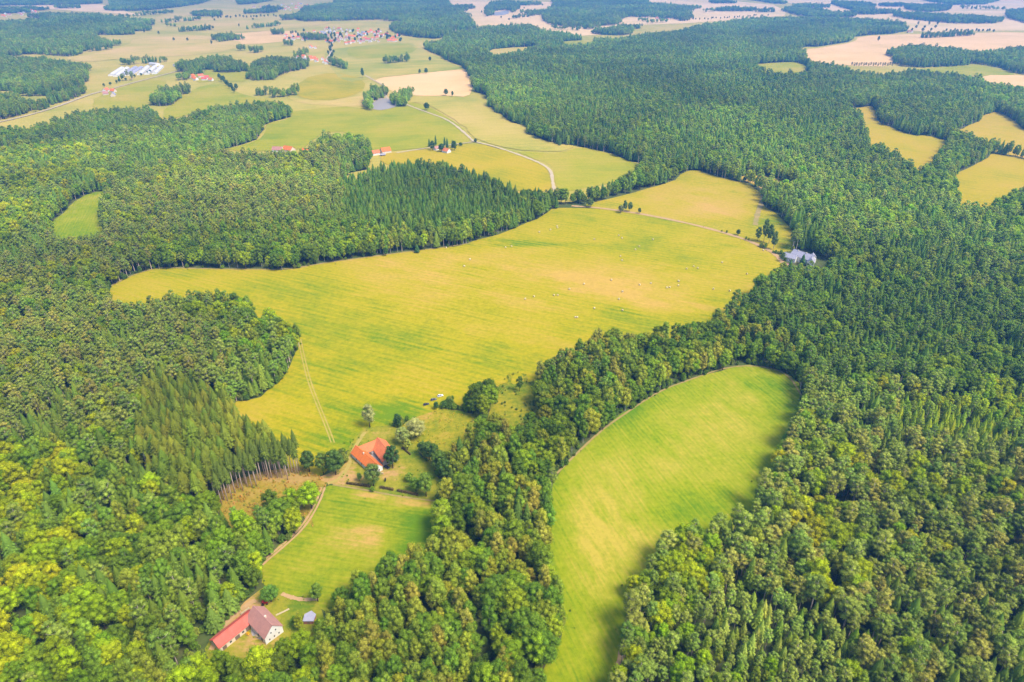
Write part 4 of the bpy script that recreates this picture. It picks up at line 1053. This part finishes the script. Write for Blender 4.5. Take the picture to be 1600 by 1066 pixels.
# the rest of the woods: one object of each kind
def proto_collection(kn):
    c = bpy.data.collections.new(kn + '_shapes')
    for i, (tm, cm) in enumerate(PROTO[kn]):
        v = np.zeros(len(tm.vertices) * 3); tm.vertices.foreach_get('co', v)
        v2 = np.zeros(len(cm.vertices) * 3); cm.vertices.foreach_get('co', v2)
        f = [tuple(p.vertices) for p in tm.polygons]; nf = len(f); o_ = len(tm.vertices)
        f += [tuple(k + o_ for k in p.vertices) for p in cm.polygons]
        me = mesh('%s_shape' % kn, np.concatenate([v, v2]).reshape(-1, 3), f)
        me.materials.append(tm.materials[0]); me.materials.append(cm.materials[0])
        mi = np.zeros(len(f), int); mi[nf:] = 1
        me.polygons.foreach_set('material_index', mi)
        c.objects.link(bpy.data.objects.new('%s_shape_%02d' % (kn, i), me))
    return c
def scatter_tree(coll):
    g = bpy.data.node_groups.new('scatter', 'GeometryNodeTree')
    g.interface.new_socket('Geometry', in_out='INPUT', socket_type='NodeSocketGeometry')
    g.interface.new_socket('Geometry', in_out='OUTPUT', socket_type='NodeSocketGeometry')
    nd = g.nodes; L = g.links
    gi = nd.new('NodeGroupInput'); go = nd.new('NodeGroupOutput')
    m2p = nd.new('GeometryNodeMeshToPoints')
    iop = nd.new('GeometryNodeInstanceOnPoints')
    ci = nd.new('GeometryNodeCollectionInfo'); ci.inputs['Collection'].default_value = coll
    ci.inputs['Separate Children'].default_value = True; ci.inputs['Reset Children'].default_value = True
    def na(name, t):
        a = nd.new('GeometryNodeInputNamedAttribute'); a.data_type = t; a.inputs['Name'].default_value = name
        return a.outputs['Attribute']
    L.new(gi.outputs[0], m2p.inputs['Mesh']); L.new(m2p.outputs[0], iop.inputs['Points'])
    L.new(ci.outputs[0], iop.inputs['Instance']); iop.inputs['Pick Instance'].default_value = True
    L.new(na('variant', 'INT'), iop.inputs['Instance Index'])
    e2r = nd.new('FunctionNodeEulerToRotation'); L.new(na('turn', 'FLOAT_VECTOR'), e2r.inputs[0])
    L.new(e2r.outputs[0], iop.inputs['Rotation'])
    L.new(na('size', 'FLOAT_VECTOR'), iop.inputs['Scale'])
    L.new(iop.outputs[0], go.inputs[0])
    return g
def scatter(name, label, coll, xyz, variant, turn, size, tints):
    k = len(xyz)
    me = bpy.data.meshes.new(name)
    me.from_pydata(xyz.tolist(), [], [])
    a = me.attributes.new('variant', 'INT', 'POINT'); a.data.foreach_set('value', variant.astype(np.int32))
    a = me.attributes.new('turn', 'FLOAT_VECTOR', 'POINT'); a.data.foreach_set('vector', np.column_stack([np.zeros(k), np.zeros(k), turn]).ravel())
    a = me.attributes.new('size', 'FLOAT_VECTOR', 'POINT'); a.data.foreach_set('vector', size.ravel())
    a = me.attributes.new('tint', 'FLOAT_COLOR', 'POINT'); a.data.foreach_set('color', np.column_stack([tints, np.ones(k)]).ravel())
    o = link(name, me)
    md = o.modifiers.new('scatter', 'NODES'); md.node_group = scatter_tree(coll)
    tag(o, label, 'forest', kind='stuff')
    return o
FN = {'broadleaf_tree': ('broadleaf_forest', 'dense broadleaf woodland covering the land between the meadows'), 'birch_tree': ('birch_forest', 'birch and alder trees mixed through the woods'),
      'pine_tree': ('pine_forest', 'grey-green pine forest spreading over the hills'), 'spruce_tree': ('spruce_forest', 'dark spruce forest stretching into the distance')}
for q, kn in enumerate(KINDS):
    s = (kind == q) & ~single
    xyz = np.column_stack([X[s], Y[s], terr(X[s], Y[s])])
    a = [xyz, var[s], ROT[s], np.column_stack([SX[s], SX[s], SZ[s]]), tint[s]]
    if q == 0:
        b = [np.column_stack([scrub[0], scrub[1], terr(scrub[0], scrub[1]) - 3.4 * scrub[4]]), scrub[2], scrub[3], np.repeat(scrub[4][:, None], 3, 1), scrub[5]]
        a = [np.concatenate(z) for z in zip(a, b)]
    scatter(FN[kn][0], FN[kn][1], proto_collection(kn), *a)

# ------------------------------------------------------------------ buildings
def wing(root, near, far, hr, he, W, roof, wall, overhang=.45, ext=(0, 0), windows=(), chimneys=(), wname='wall', rname='roof', detail=True):
    """a gabled wing; near / far are photo pixels of the two ridge ends"""
    a = np.array(P(near[0], near[1], hr)); b = np.array(P(far[0], far[1], hr))
    d = b - a; L = float(np.hypot(*d)); u = d / L
    a = a - u * ext[0]; b = b + u * ext[1]; L = float(np.hypot(*(b - a)))
    c = (a + b) / 2; ang = math.atan2(u[1], u[0])
    loc = Vector((c[0], c[1], float(terr(c[0], c[1]))))
    if root is None:
        return c, ang, L
    inv = Matrix.Translation(root.location).inverted()
    lo = inv @ loc
    h2 = W / 2
    mb = MB(); mb.prism([(-h2, -.8), (h2, -.8), (h2, he), (0, hr), (-h2, he)], -L/2, L/2)
    wo_ = mb.build(wname, wall, root); wo_.location = lo; wo_.rotation_euler = (0, 0, ang)
    E = h2 + overhang; sl = (hr - he) / h2; ze = he - sl * overhang
    mb = MB(); mb.prism([(-E, ze + .03), (0, hr + .03), (E, ze + .03), (E, ze + .27), (0, hr + .29), (-E, ze + .27)], -L/2 - overhang * .8, L/2 + overhang * .8)
    ro = mb.build(rname, roof, root); ro.location = lo; ro.rotation_euler = (0, 0, ang)
    if detail:
        mb = MB(); mb.prism([(-.16, hr + .28), (.16, hr + .28), (.10, hr + .42), (-.10, hr + .42)], -L/2 - overhang * .8, L/2 + overhang * .8)
        mb.build('ridge_cap', roof, ro)
    for (side, pos, z, ww, hh) in windows:
        mb = MB()
        if side in 'lr':   # long sides
            s = 1 if side == 'l' else -1
            mb.box(pos*L - ww/2, pos*L + ww/2, s*h2 - .05, s*h2 + .05, z, z + hh)
        else:
            s = -1 if side == 'n' else 1
            mb.box(s*L/2 - .05, s*L/2 + .05, pos*W - ww/2, pos*W + ww/2, z, z + hh)
        mb.build('door' if z < .2 else 'window', M['wood'] if z < .2 else M['glass'], wo_)
    for (cx, cy, ch) in chimneys:
        zt = hr - abs(cy) * sl
        mb = MB(); mb.box(cx - .35, cx + .35, cy - .35, cy + .35, zt - .8, zt + ch); mb.box(cx - .42, cx + .42, cy - .42, cy + .42, zt + ch, zt + ch + .15)
        mb.build('chimney', M['cream'], ro)
    return c, ang, L
def building(name, label, px, py, group=None):
    x, y = P(px, py)
    return tag(empty(name, (x, y, float(terr(x, y)))), label, 'building', group)

# lower farm: white-gabled house and long red barn
b_ = building('farmhouse', 'white-gabled farmhouse with brownish tiled roof and long red-roofed barn wing', 410, 985)
wing(b_, (424.6,977.3), (395.9,947.7), 9.2, 4.6, 9.2, M['brown'], M['white'], windows=[('n',-.26,1.3,.65,.85),('n',.0,1.3,.65,.85),('n',.27,1.3,.65,.85),('n',-.13,4.7,.6,.8),('n',.13,4.7,.6,.8),('r',-.3,1.2,1,1.2),('r',-.1,1.2,1,1.2),('r',.2,1.2,1,1.2),('l',-.3,0.0,1.1,2.1),('l',-.12,1.2,1,1.2)], chimneys=[(-1.5,-.6,1.1)])
wing(b_, (333.5,1000.9), (393.5,954.0), 6.0, 3.6, 7.0, M['red'], M['cream'], windows=[('r',-.38,0.0,2.0,2.4),('r',-.22,1.2,1,1),('r',-.05,0.0,2.4,2.4),('r',.1,1.2,1,1),('r',.25,0.0,3.0,2.6)], wname='barn_wall', rname='barn_roof')
x, y = P(402, 986)
pv = outline([(390,982),(405,977),(415,990),(410,1001),(396,996)], smooth=1, jit=.2)
sheet('courtyard', pv, M['paving'], .2, 3, label='grey paved courtyard of the lower farm')
strip('garden_path', [(431,962),(440,958),(452,952)], 1.0, M['gravel'], .28, label='pale garden path behind the lower farmhouse')

# orange-roofed farm: three wings round a court
b_ = building('farmhouse', 'bright orange-tiled farmstead with three wings around a small court', 578, 710)
wing(b_, (588.5,725), (556.0,696.5), 7.2, 3.6, 7.6, M['orange'], M['white'], windows=[('l',-.3,1.2,1,1.2),('l',0,1.2,1,1.2),('l',.25,1.2,1,1.2),('r',-.2,1.2,1,1.2),('n',-.15,1.2,.9,1.2),('n',.15,1.2,.9,1.2)], chimneys=[(2,.5,1.0)])
wing(b_, (563,697.5), (588.5,687.4), 7.0, 3.5, 7.2, M['salmon'], M['white'], ext=(1.0, 1.5), windows=[('r',-.1,0.0,2.2,2.4),('r',.2,1.2,1,1.2)], rname='rear_roof', wname='rear_wall')
wing(b_, (608.5,708), (590.5,684.8), 8.0, 3.7, 10.2, M['salmon'], M['stone'], ext=(.5, .5), windows=[('l',-.2,1.2,1,1.2),('l',.05,0.0,1.4,2.2),('l',.3,1.2,1,1.2),('n',-.2,1.2,1,1.2),('n',.2,1.2,1,1.2)], rname='barn_roof', wname='barn_wall')
pv = outline([(573,711),(584,705),(598,722),(604,730),(592,731)], smooth=1, jit=.2)
sheet('courtyard', pv, M['paving'], .22, 3, label='grey court between the orange roofs')

# grey-roofed farm at the right end of the big meadow
b_ = building('farmhouse', 'long white farmhouse with blue-grey roofs at the end of the large meadow', 1250, 404)
wing(b_, (1272.5,399.5), (1241,389.5), 9.5, 5.2, 11.5, M['slate'], M['white'], windows=[('l',p,z,1.1,1.3) for p in (-.38,-.2,-.02,.16,.34) for z in (1.2,)] + [('n',-.2,1.2,1.1,1.3),('n',.2,1.2,1.1,1.3)], chimneys=[(-3,.6,1.2),(6,.6,1.2)])
wing(b_, (1246,399.2), (1226,394.3), 7.2, 4.2, 8.5, M['slate'], M['white'], windows=[('l',p,1.2,1.1,1.3) for p in (-.35,-.1,.3)], rname='wing_roof', wname='wing_wall')
wing(b_, (1268,405), (1271,395), 8.6, 5.0, 6.5, M['slate'], M['white'], rname='cross_roof', wname='cross_wall')
b2 = building('shed', 'low brown open shed below the grey-roofed farm', 1230, 414)
wing(b2, (1225,409.5), (1233,413), 3.6, 2.6, 4.5, M['brown'], M['wood'])
# small farms on the green pasture
b_ = building('farmhouse', 'small orange-roofed farm on the green pasture beside the narrow track', 596, 238)
wing(b_, (595,231.5), (609,229.5), 8.5, 4.0, 10, M['orange'], M['cream'])
wing(b_, (581,235.5), (592,234.0), 7.5, 4.0, 9, M['salmon'], M['white'], rname='wing_roof', wname='wing_wall')
b2 = building('shed', 'little dark-roofed shed in front of the small orange-roofed farm', 598, 242)
wing(b2, (594,240.5), (602,240), 3.6, 2.4, 5, M['slate'], M['wood'])
b_ = building('farmhouse', 'small pink-roofed house hidden in a clump of dark firs', 696, 234)
wing(b_, (701.5,232.5), (693,230.5), 7.5, 4.0, 8.5, M['salmon'], M['white'])
b_ = building('cottage', 'tiny grey-pink cottage left of the fir-clump house', 681, 231)
wing(b_, (678.5,229.5), (684,228), 6.5, 3.6, 7, M['brown'], M['white'])
b_ = building('farmhouse', 'farm with brown and orange roofs at the edge of the pine forest', 440, 232)
wing(b_, (426,229), (441,229.5), 8.5, 4.5, 10, M['brown'], M['white'])
wing(b_, (444,227.5), (457,229.5), 9, 4.5, 11, M['orange'], M['cream'], rname='wing_roof', wname='wing_wall')
b2 = building('barn', 'small orange-roofed barn right of the forest-edge farm', 478, 233)
wing(b2, (472.5,231.5), (482.5,232), 5.5, 3.2, 7, M['orange'], M['wood'])
# the long sheds at the left
for k_, (x0, y0, x1, y1, c_) in enumerate([(172,115,190,104,'pale_roof'),(180,116,198,104,'pale_roof'),(191,115,211,103,'slate'),(202,114,220,103,'slate'),(217,113.5,230,102,'pale_roof'),(228,113,241,102,'pale_roof'),(240,112,252,101.5,'pale_roof')]):
    b2 = building('farm_shed', 'long %s farm shed, %s from the left in the row' % ('white-roofed' if c_ == 'pale_roof' else 'grey-roofed', ('first','second','third','fourth','fifth','sixth','seventh')[k_]), (x0+x1)/2, (y0+y1)/2, 'long farm sheds on the left')
    wing(b2, (x0, y0), (x1, y1), 7, 4, 13, M[c_], M['white'], detail=False)
for k_, (x0, y0, x1, y1, lb) in enumerate([(235,97.5,246,98.5,'low white hall behind the long farm sheds'),(272,100,280,99,'white hall right of the long farm sheds'),(163,174,178,173,'pale hall half hidden by the left forest')]):
    b2 = building('hall', lb, x0, y0); wing(b2, (x0, y0), (x1, y1), 8, 6, 16, M['pale_roof'], M['white'], detail=False)

# village houses
HW = {}
def house_mesh(v):
    if v not in HW:
        L, W, he, hr = [(13, 9, 4.6, 9), (11, 9, 4.2, 8.6), (17, 9.5, 4.6, 9.2), (10, 10, 5.2, 9.0)][v % 4]
        mb = MB(); mb.prism([(-W/2, -1), (W/2, -1), (W/2, he), (0, hr), (-W/2, he)], -L/2, L/2)
        wm = {c: mesh('wall', mb.v, mb.f, M[c]) for c in ('white', 'cream')}
        E = W/2 + .5; ze = he - (hr-he)/(W/2)*.5
        mb = MB(); mb.prism([(-E, ze+.03), (0, hr+.03), (E, ze+.03), (E, ze+.3), (0, hr+.32), (-E, ze+.3)], -L/2-.4, L/2+.4)
        rm = {c: mesh('roof', mb.v, mb.f, M[c]) for c in ('salmon', 'orange', 'brown', 'slate', 'red')}
        HW[v] = (wm, rm)
    return HW[v]
RN = {'salmon': 'pale red', 'orange': 'orange', 'brown': 'brown', 'slate': 'grey', 'red': 'red'}
def houses(poly, count, place, seed, gap):
    r_ = random.Random(seed); pl = np.array(poly, float); x0, y0 = pl.min(0); x1, y1 = pl.max(0)
    got = []; tries = 0
    while len(got) < count and tries < 8000:
        tries += 1
        x, y = r_.uniform(x0, x1), r_.uniform(y0, y1)
        if not inside(pl, np.array([x]), np.array([y]))[0]: continue
        wx, wy = P(x, y)
        if any(math.hypot(wx-a, wy-b) < gap for a, b in got): continue
        got.append((wx, wy))
        v = r_.randrange(4); wm, rm = house_mesh(v)
        rc = r_.choices(['salmon', 'orange', 'brown', 'slate', 'red'], [4, 2, 2, 2, 2])[0]; wc = r_.choice(['white', 'white', 'cream'])
        root = empty('village_house', (wx, wy, float(terr(wx, wy))), r_.choice([0, .3, 1.57, 1.8, -.4]) + r_.uniform(-.15, .15))
        link('wall', wm[wc], root); link('roof', rm[rc], root)
        lb = '%s house with %s roof %s' % ('white' if wc == 'white' else 'cream', RN[rc], place)
        tag(root, lb, 'house', lb.replace('house', 'houses', 1))
houses([(442,57),(470,53),(500,48),(520,43),(560,46),(600,50),(628,58),(622,66),(585,68),(555,69),(525,71),(500,62),(470,64),(440,63)], 105, 'in the village', 3, 21)
houses([(462,91),(480,89),(510,95),(516,101),(500,101),(470,97)], 13, 'in the hamlet below the village', 4, 20)
houses([(300,121),(318,120),(332,123),(330,128),(302,127)], 7, 'in the hamlet among the left fields', 5, 20)
houses([(395,12),(430,8),(470,6),(495,10),(480,16),(445,17),(430,15)], 34, 'in the hazy village near the top', 6, 30)
houses([(2,16),(30,12),(80,16),(70,22),(20,26),(2,28)], 24, 'in the hazy village at the far left', 7, 40)
houses([(907,5),(930,8),(962,12),(960,15),(925,13)], 14, 'in the far hamlet among forests', 8, 40)
houses([(1008,27),(1048,29),(1046,33),(1010,31)], 6, 'on the far tan clearing', 9, 30)
houses([(1418,50),(1428,49),(1428,53),(1418,54)], 2, 'at the edge of the broad stubble field', 10, 20)
houses([(480,73),(492,74),(494,77),(482,76)], 3, 'in the meadow in front of the village', 12, 18)
houses([(160,142),(182,145),(180,152),(164,152)], 4, 'beside the road on the left', 13, 20)

# ------------------------------------------------------------------ small things
def leaf_hedge(name, label, p0, p1, hgt, wid, tc):
    a = np.array(P(*p0)); b = np.array(P(*p1)); L = float(np.hypot(*(b - a))); u = (b - a) / L
    cs = []; rs = []
    k = int(L / .7)
    for i in range(k + 1):
        for zz in (hgt * .25, hgt * .7):
            cs.append(((i / k - .5) * L, prng.uniform(-.15, .15), zz)); rs.append(wid * prng.uniform(.5, .62))
    me = puffs_mesh('hedge', np.array(cs), rs, 22, .2, M['hedge'])
    c = (a + b) / 2
    o = link(name, me); o.location = (c[0], c[1], float(terr(*c)))
    o.rotation_euler = (0, 0, math.atan2(u[1], u[0])); o['tint'] = list(tc)
    tag(o, label, 'hedge')
leaf_hedge('hedge', 'clipped brown-green hedge, left piece along the small meadow', (543,756.5), (578,761), 1.8, 1.5, (.13,.095,.04))
leaf_hedge('hedge', 'clipped brown-green hedge, middle piece along the small meadow', (595,763), (614,766.5), 1.8, 1.5, (.12,.09,.035))
leaf_hedge('hedge', 'clipped brown-green hedge, right piece along the small meadow', (622,768), (652,774), 1.8, 1.5, (.13,.095,.04))
leaf_hedge('hedge', 'low brown hedge behind the orange-roofed farm', (629,701), (641,711), 1.5, 1.2, (.10,.08,.035))
leaf_hedge('shrub', 'slim dark upright shrub in front of the orange-roofed farm', (602,753), (602.6,750.5), 2.4, .9, (.03,.04,.02))

# hay bales
bm_b = MB(); K = 18
prof = [(-.62, .70), (-.60, .82), (-.35, .86), (0, .84), (.35, .86), (.60, .82), (.62, .70)]
vs = []; fs = []
for (xx, rr_) in prof:
    for i in range(K):
        t = 2 * math.pi * i / K; vs.append((xx, rr_ * math.cos(t), .84 + rr_ * math.sin(t)))
for a in range(len(prof) - 1):
    for i in range(K): fs.append((a*K+i, a*K+(i+1) % K, (a+1)*K+(i+1) % K, (a+1)*K+i))
me_barrel = mesh('bale_wrap', vs, fs, M['bale_wrap'], True)
def bale_end(s):
    vs = []; fs = []
    rings = [(.70, .62), (.50, .60), (.48, .63), (.28, .61), (.26, .635), (.05, .62)]
    for (rr_, xx) in rings:
        for i in range(K):
            t = 2 * math.pi * i / K; vs.append((s * xx, rr_ * math.cos(t), .84 + rr_ * math.sin(t)))
    for a in range(len(rings) - 1):
        for i in range(K): fs.append((a*K+i, a*K+(i+1) % K, (a+1)*K+(i+1) % K, (a+1)*K+i))
    fs.append(tuple(range((len(rings)-1)*K, len(rings)*K)))
    return mesh('bale_end', vs, fs, M['bale'])
ME_E = [bale_end(-1), bale_end(1)]
k6 = 6.154
bl = [(720 + a / k6, 330 + b / k6) for a, b in [(90,468),(35,535),(488,345),(430,355),(755,208),(930,165),(925,150),(1285,275),(1520,240),(1550,265),(1535,440),(1550,478),(1185,706),(1045,755),(702,828),(620,850),(933,815),(895,815),(1283,940),(1553,960),(1555,780),(1520,852),(1447,668),(1120,1027),(1102,1028)]]
bl += [(980 + a / k6, 330 + b / k6) for a, b in [(80,375),(115,345),(118,715),(228,700),(380,742),(407,740),(498,683),(492,720),(572,560),(638,537),(828,755),(985,773),(1150,610),(1308,382),(912,500)]]
bl += [(697,388),(734,406.5),(725,417),(905,590),(1090,420),(1020,375),(860,360),(1060,440)]
for i_, (px, py) in enumerate(bl):
    x, y = P(px, py)
    root = empty('hay_bale', (x, y, float(terr(x, y)) + .10), random.uniform(0, 3.14))
    root.scale = (.95,) * 3
    link('bale_wrap', me_barrel, root); link('bale_end', ME_E[0], root); link('bale_end', ME_E[1], root)
    zone = 'on the right-hand end of the large meadow' if px > 1000 else ('in the upper middle of the large meadow' if py < 400 else 'in the middle of the large meadow')
    if i_ in (23, 24): zone = 'in the close pair at the meadow\'s green lower edge'
    tag(root, 'pale round hay bale %s' % zone, 'hay bale', 'hay bales %s' % zone)

# parked cars
def car(px, py, rz, paint, label, scale=1.0):
    x, y = P(px, py)
    root = empty('parked_car', (x, y, float(terr(x, y)) + .11), rz); root.scale = (scale,) * 3
    tag(root, label, 'car', 'cars parked at the edge of the large meadow')
    def xz(prof, w0, w1=None):
        mb = MB(); n_ = len(prof); w1 = w1 or [w0] * n_
        v = [(a, -q, b) for (a, b), q in zip(prof, w1)] + [(a, q, b) for (a, b), q in zip(prof, w1)]
        f = [tuple(range(n_)), tuple(range(2*n_-1, n_-1, -1))] + [(i, (i+1) % n_, (i+1) % n_ + n_, i + n_) for i in range(n_)]
        return mb.add(v, f)
    body = xz([(-2.15,.32),(2.1,.32),(2.18,.55),(2.05,.78),(1.0,.92),(-1.7,.98),(-2.15,.92),(-2.2,.6)], .86).build('body', M[paint], root)
    xz([(.95,.90),(.25,1.42),(-1.35,1.46),(-1.95,.96)], .8, [.78,.62,.62,.76]).build('cabin_glass', M['glass'], root)
    xz([(.22,1.40),(.1,1.50),(-1.25,1.53),(-1.38,1.44)], .64).build('roof', M[paint], root)
    for sx in (-1.35, 1.3):
        for sy in (-1, 1):
            mb = MB(); mb.tube([(sx, sy*.90, .32), (sx, sy*.70, .32)], [.32, .32], 12)
            wh_ = mb.build('wheel', M['tyre'], root)
            mb = MB(); mb.tube([(sx, sy*.91, .32), (sx, sy*.89, .32)], [.18, .18], 8); mb.build('rim', M['car_white'], wh_)
    for sy in (-.6, .6):
        mb = MB(); mb.box(2.1, 2.19, sy - .18, sy + .18, .58, .70); mb.build('headlight', M['white'], root)
        mb = MB(); mb.box(-2.22, -2.14, sy - .15, sy + .15, .68, .86); mb.build('tail_light', M['car_red'], root)
    return root
car(666, 633, R(28), 'car_dark', 'black car at the near end of the three parked on the meadow')
car(677.5, 625.5, R(28), 'car_grey', 'dark grey car in the middle of the three parked cars')
car(688, 619.5, R(24), 'car_white', 'white car at the far end of the three parked cars')

c4 = car(604.5, 731.5, R(-35), 'car_dark', 'dark car parked at the open end of the orange-roofed farm court'); c4['group'] = 'cars at the farms'
for k_, (px, py, rz, L_, lb) in enumerate([(381.5,958.5,55,3.4,'pale log pile behind the long red barn, nearer the barn middle'),(387,954.5,55,2.6,'pale log pile behind the long red barn, nearer the house'),(402,996,-20,2.2,'small log pile in the lower farm courtyard'),(596,741,10,3.0,'log pile below the orange-roofed farm')]):
    x, y = P(px, py)
    wp = MB()
    for r_ in range(4):
        for j_ in range(int(L_ / .34)):
            xx = -L_ / 2 + .17 + j_ * .34 + (r_ % 2) * .12
            wp.tube([(xx, -.5 + random.uniform(-.05, .05), .16 + r_ * .29), (xx, .5 + random.uniform(-.05, .05), .16 + r_ * .29)], [.155, .155], 7)
    o_ = wp.build('log_pile', M['bale']); o_.location = (x, y, float(terr(x, y)) + .12); o_.rotation_euler = (0, 0, R(rz))
    tag(o_, lb, 'log pile', 'log piles at the farms')
# little grey-roofed brick shed and red tractor at the lower farm
M['brick'] = plain_mat('red_brick', (.38, .17, .11), (.28, .13, .09), 3)
b2 = building('garden_shed', 'little brick shed with flat grey roof beside the trees at the lower farm', 485, 968)
mb = MB(); mb.v = []; pent = [(-2.4, -2.8), (2.4, -2.8), (2.6, 1.0), (0, 2.9), (-2.6, 1.0)]
def prism_z(pts, z0, z1):
    n_ = len(pts); m_ = MB()
    return m_.add([(a, b, z0) for a, b in pts] + [(a, b, z1) for a, b in pts], [tuple(range(n_-1, -1, -1)), tuple(range(n_, 2*n_))] + [(i, (i+1) % n_, (i+1) % n_ + n_, i + n_) for i in range(n_)])
prism_z(pent, -.5, 2.3).build('wall', M['brick'], b2)
prism_z([(a * 1.08, b * 1.08) for a, b in pent], 2.302, 2.5).build('roof', M['slate'], b2)
MB().box(-.5, .5, -2.86, -2.79, .05, 2.0).build('door', M['wood'], b2)
x, y = P(413, 944.5)
tr = tag(empty('tractor', (x, y, float(terr(x, y)) + .12), R(15)), 'small bright red tractor parked at the corner of the lower farmhouse', 'tractor')
MB().box(.2, 1.9, -.4, .4, .75, 1.35).box(-.9, .25, -.55, .55, .65, 1.15).build('body', M['car_red'], tr)
MB().box(-.85, .15, -.6, .6, 2.02, 2.14).build('cab_roof', M['car_red'], tr)
MB().box(-.78, .08, -.52, .52, 1.16, 2.01).build('cab_glass', M['glass'], tr)
for sx, sy, r_ in ((-.6, .85, .68), (-.6, -.85, .68), (1.45, .7, .42), (1.45, -.7, .42)):
    MB().tube([(sx, sy - .16, r_), (sx, sy + .16, r_)], [r_, r_], 14).build('wheel', M['tyre'], tr)
MB().tube([(1.2, .25, 1.3), (1.2, .25, 2.0)], [.05, .05], 6).build('exhaust', M['tyre'], tr)

# raised hide at the edge of the long meadow
x, y = P(989, 911)
hd = tag(empty('hunting_hide', (x, y, float(terr(x, y)) + .1), R(10)), 'weathered wooden raised hide at the right edge of the long meadow', 'hide')
for sx in (-.9, .9):
    for sy in (-.7, .7): MB().tube([(sx * 1.3, sy * 1.3, -.3), (sx, sy, 2.4)], [.08, .07], 6).build('leg', M['wood'], hd)
MB().box(-1.6, 1.2, -.9, .9, 2.40, 2.52).build('platform', M['wood'], hd)
MB().box(-.2, 1.1, -.8, .8, 2.525, 3.2).build('cabin', M['wood'], hd)
MB().prism([(-1.0, 4.0), (1.0, 4.0), (1.0, 4.12), (0, 4.4), (-1.0, 4.12)], -.4, 1.3).build('roof', M['stone'], hd)
for sx in (-.12, 1.02):
    for sy in (-.72, .72): MB().box(sx - .05, sx + .05, sy - .05, sy + .05, 3.2, 4.0).build('post', M['wood'], hd)
ld = MB().tube([(-1.62, -.3, 2.5), (-2.6, -.3, -.2)], [.05, .05], 5).tube([(-1.62, .3, 2.5), (-2.6, .3, -.2)], [.05, .05], 5).build('ladder', M['wood'], hd)
for k_ in range(6):
    t = (k_ + .7) / 6.5
    MB().box(-1.62 - .98 * t - .03, -1.62 - .98 * t + .03, -.3, .3, 2.5 - 2.7 * t - .03, 2.5 - 2.7 * t + .03).build('rung', M['wood'], ld)

# ------------------------------------------------------------------ the air
HAZE = 0.00015
bmz = MB().box(-13500, 13500, -1800, 15500, -40, 320)
m, ns, ls = new_mat('haze_air')
pv_ = ns.new('ShaderNodeVolumePrincipled')
pv_.inputs['Color'].default_value = (.13, .42, 1.0, 1)
pv_.inputs['Density'].default_value = HAZE
pv_.inputs['Anisotropy'].default_value = .25
o_ = ns.new('ShaderNodeOutputMaterial'); ls.new(pv_.outputs[0], o_.inputs['Volume'])
hz = bmz.build('haze', m)
tag(hz, 'thin blue summer haze over the land', kind='stuff')
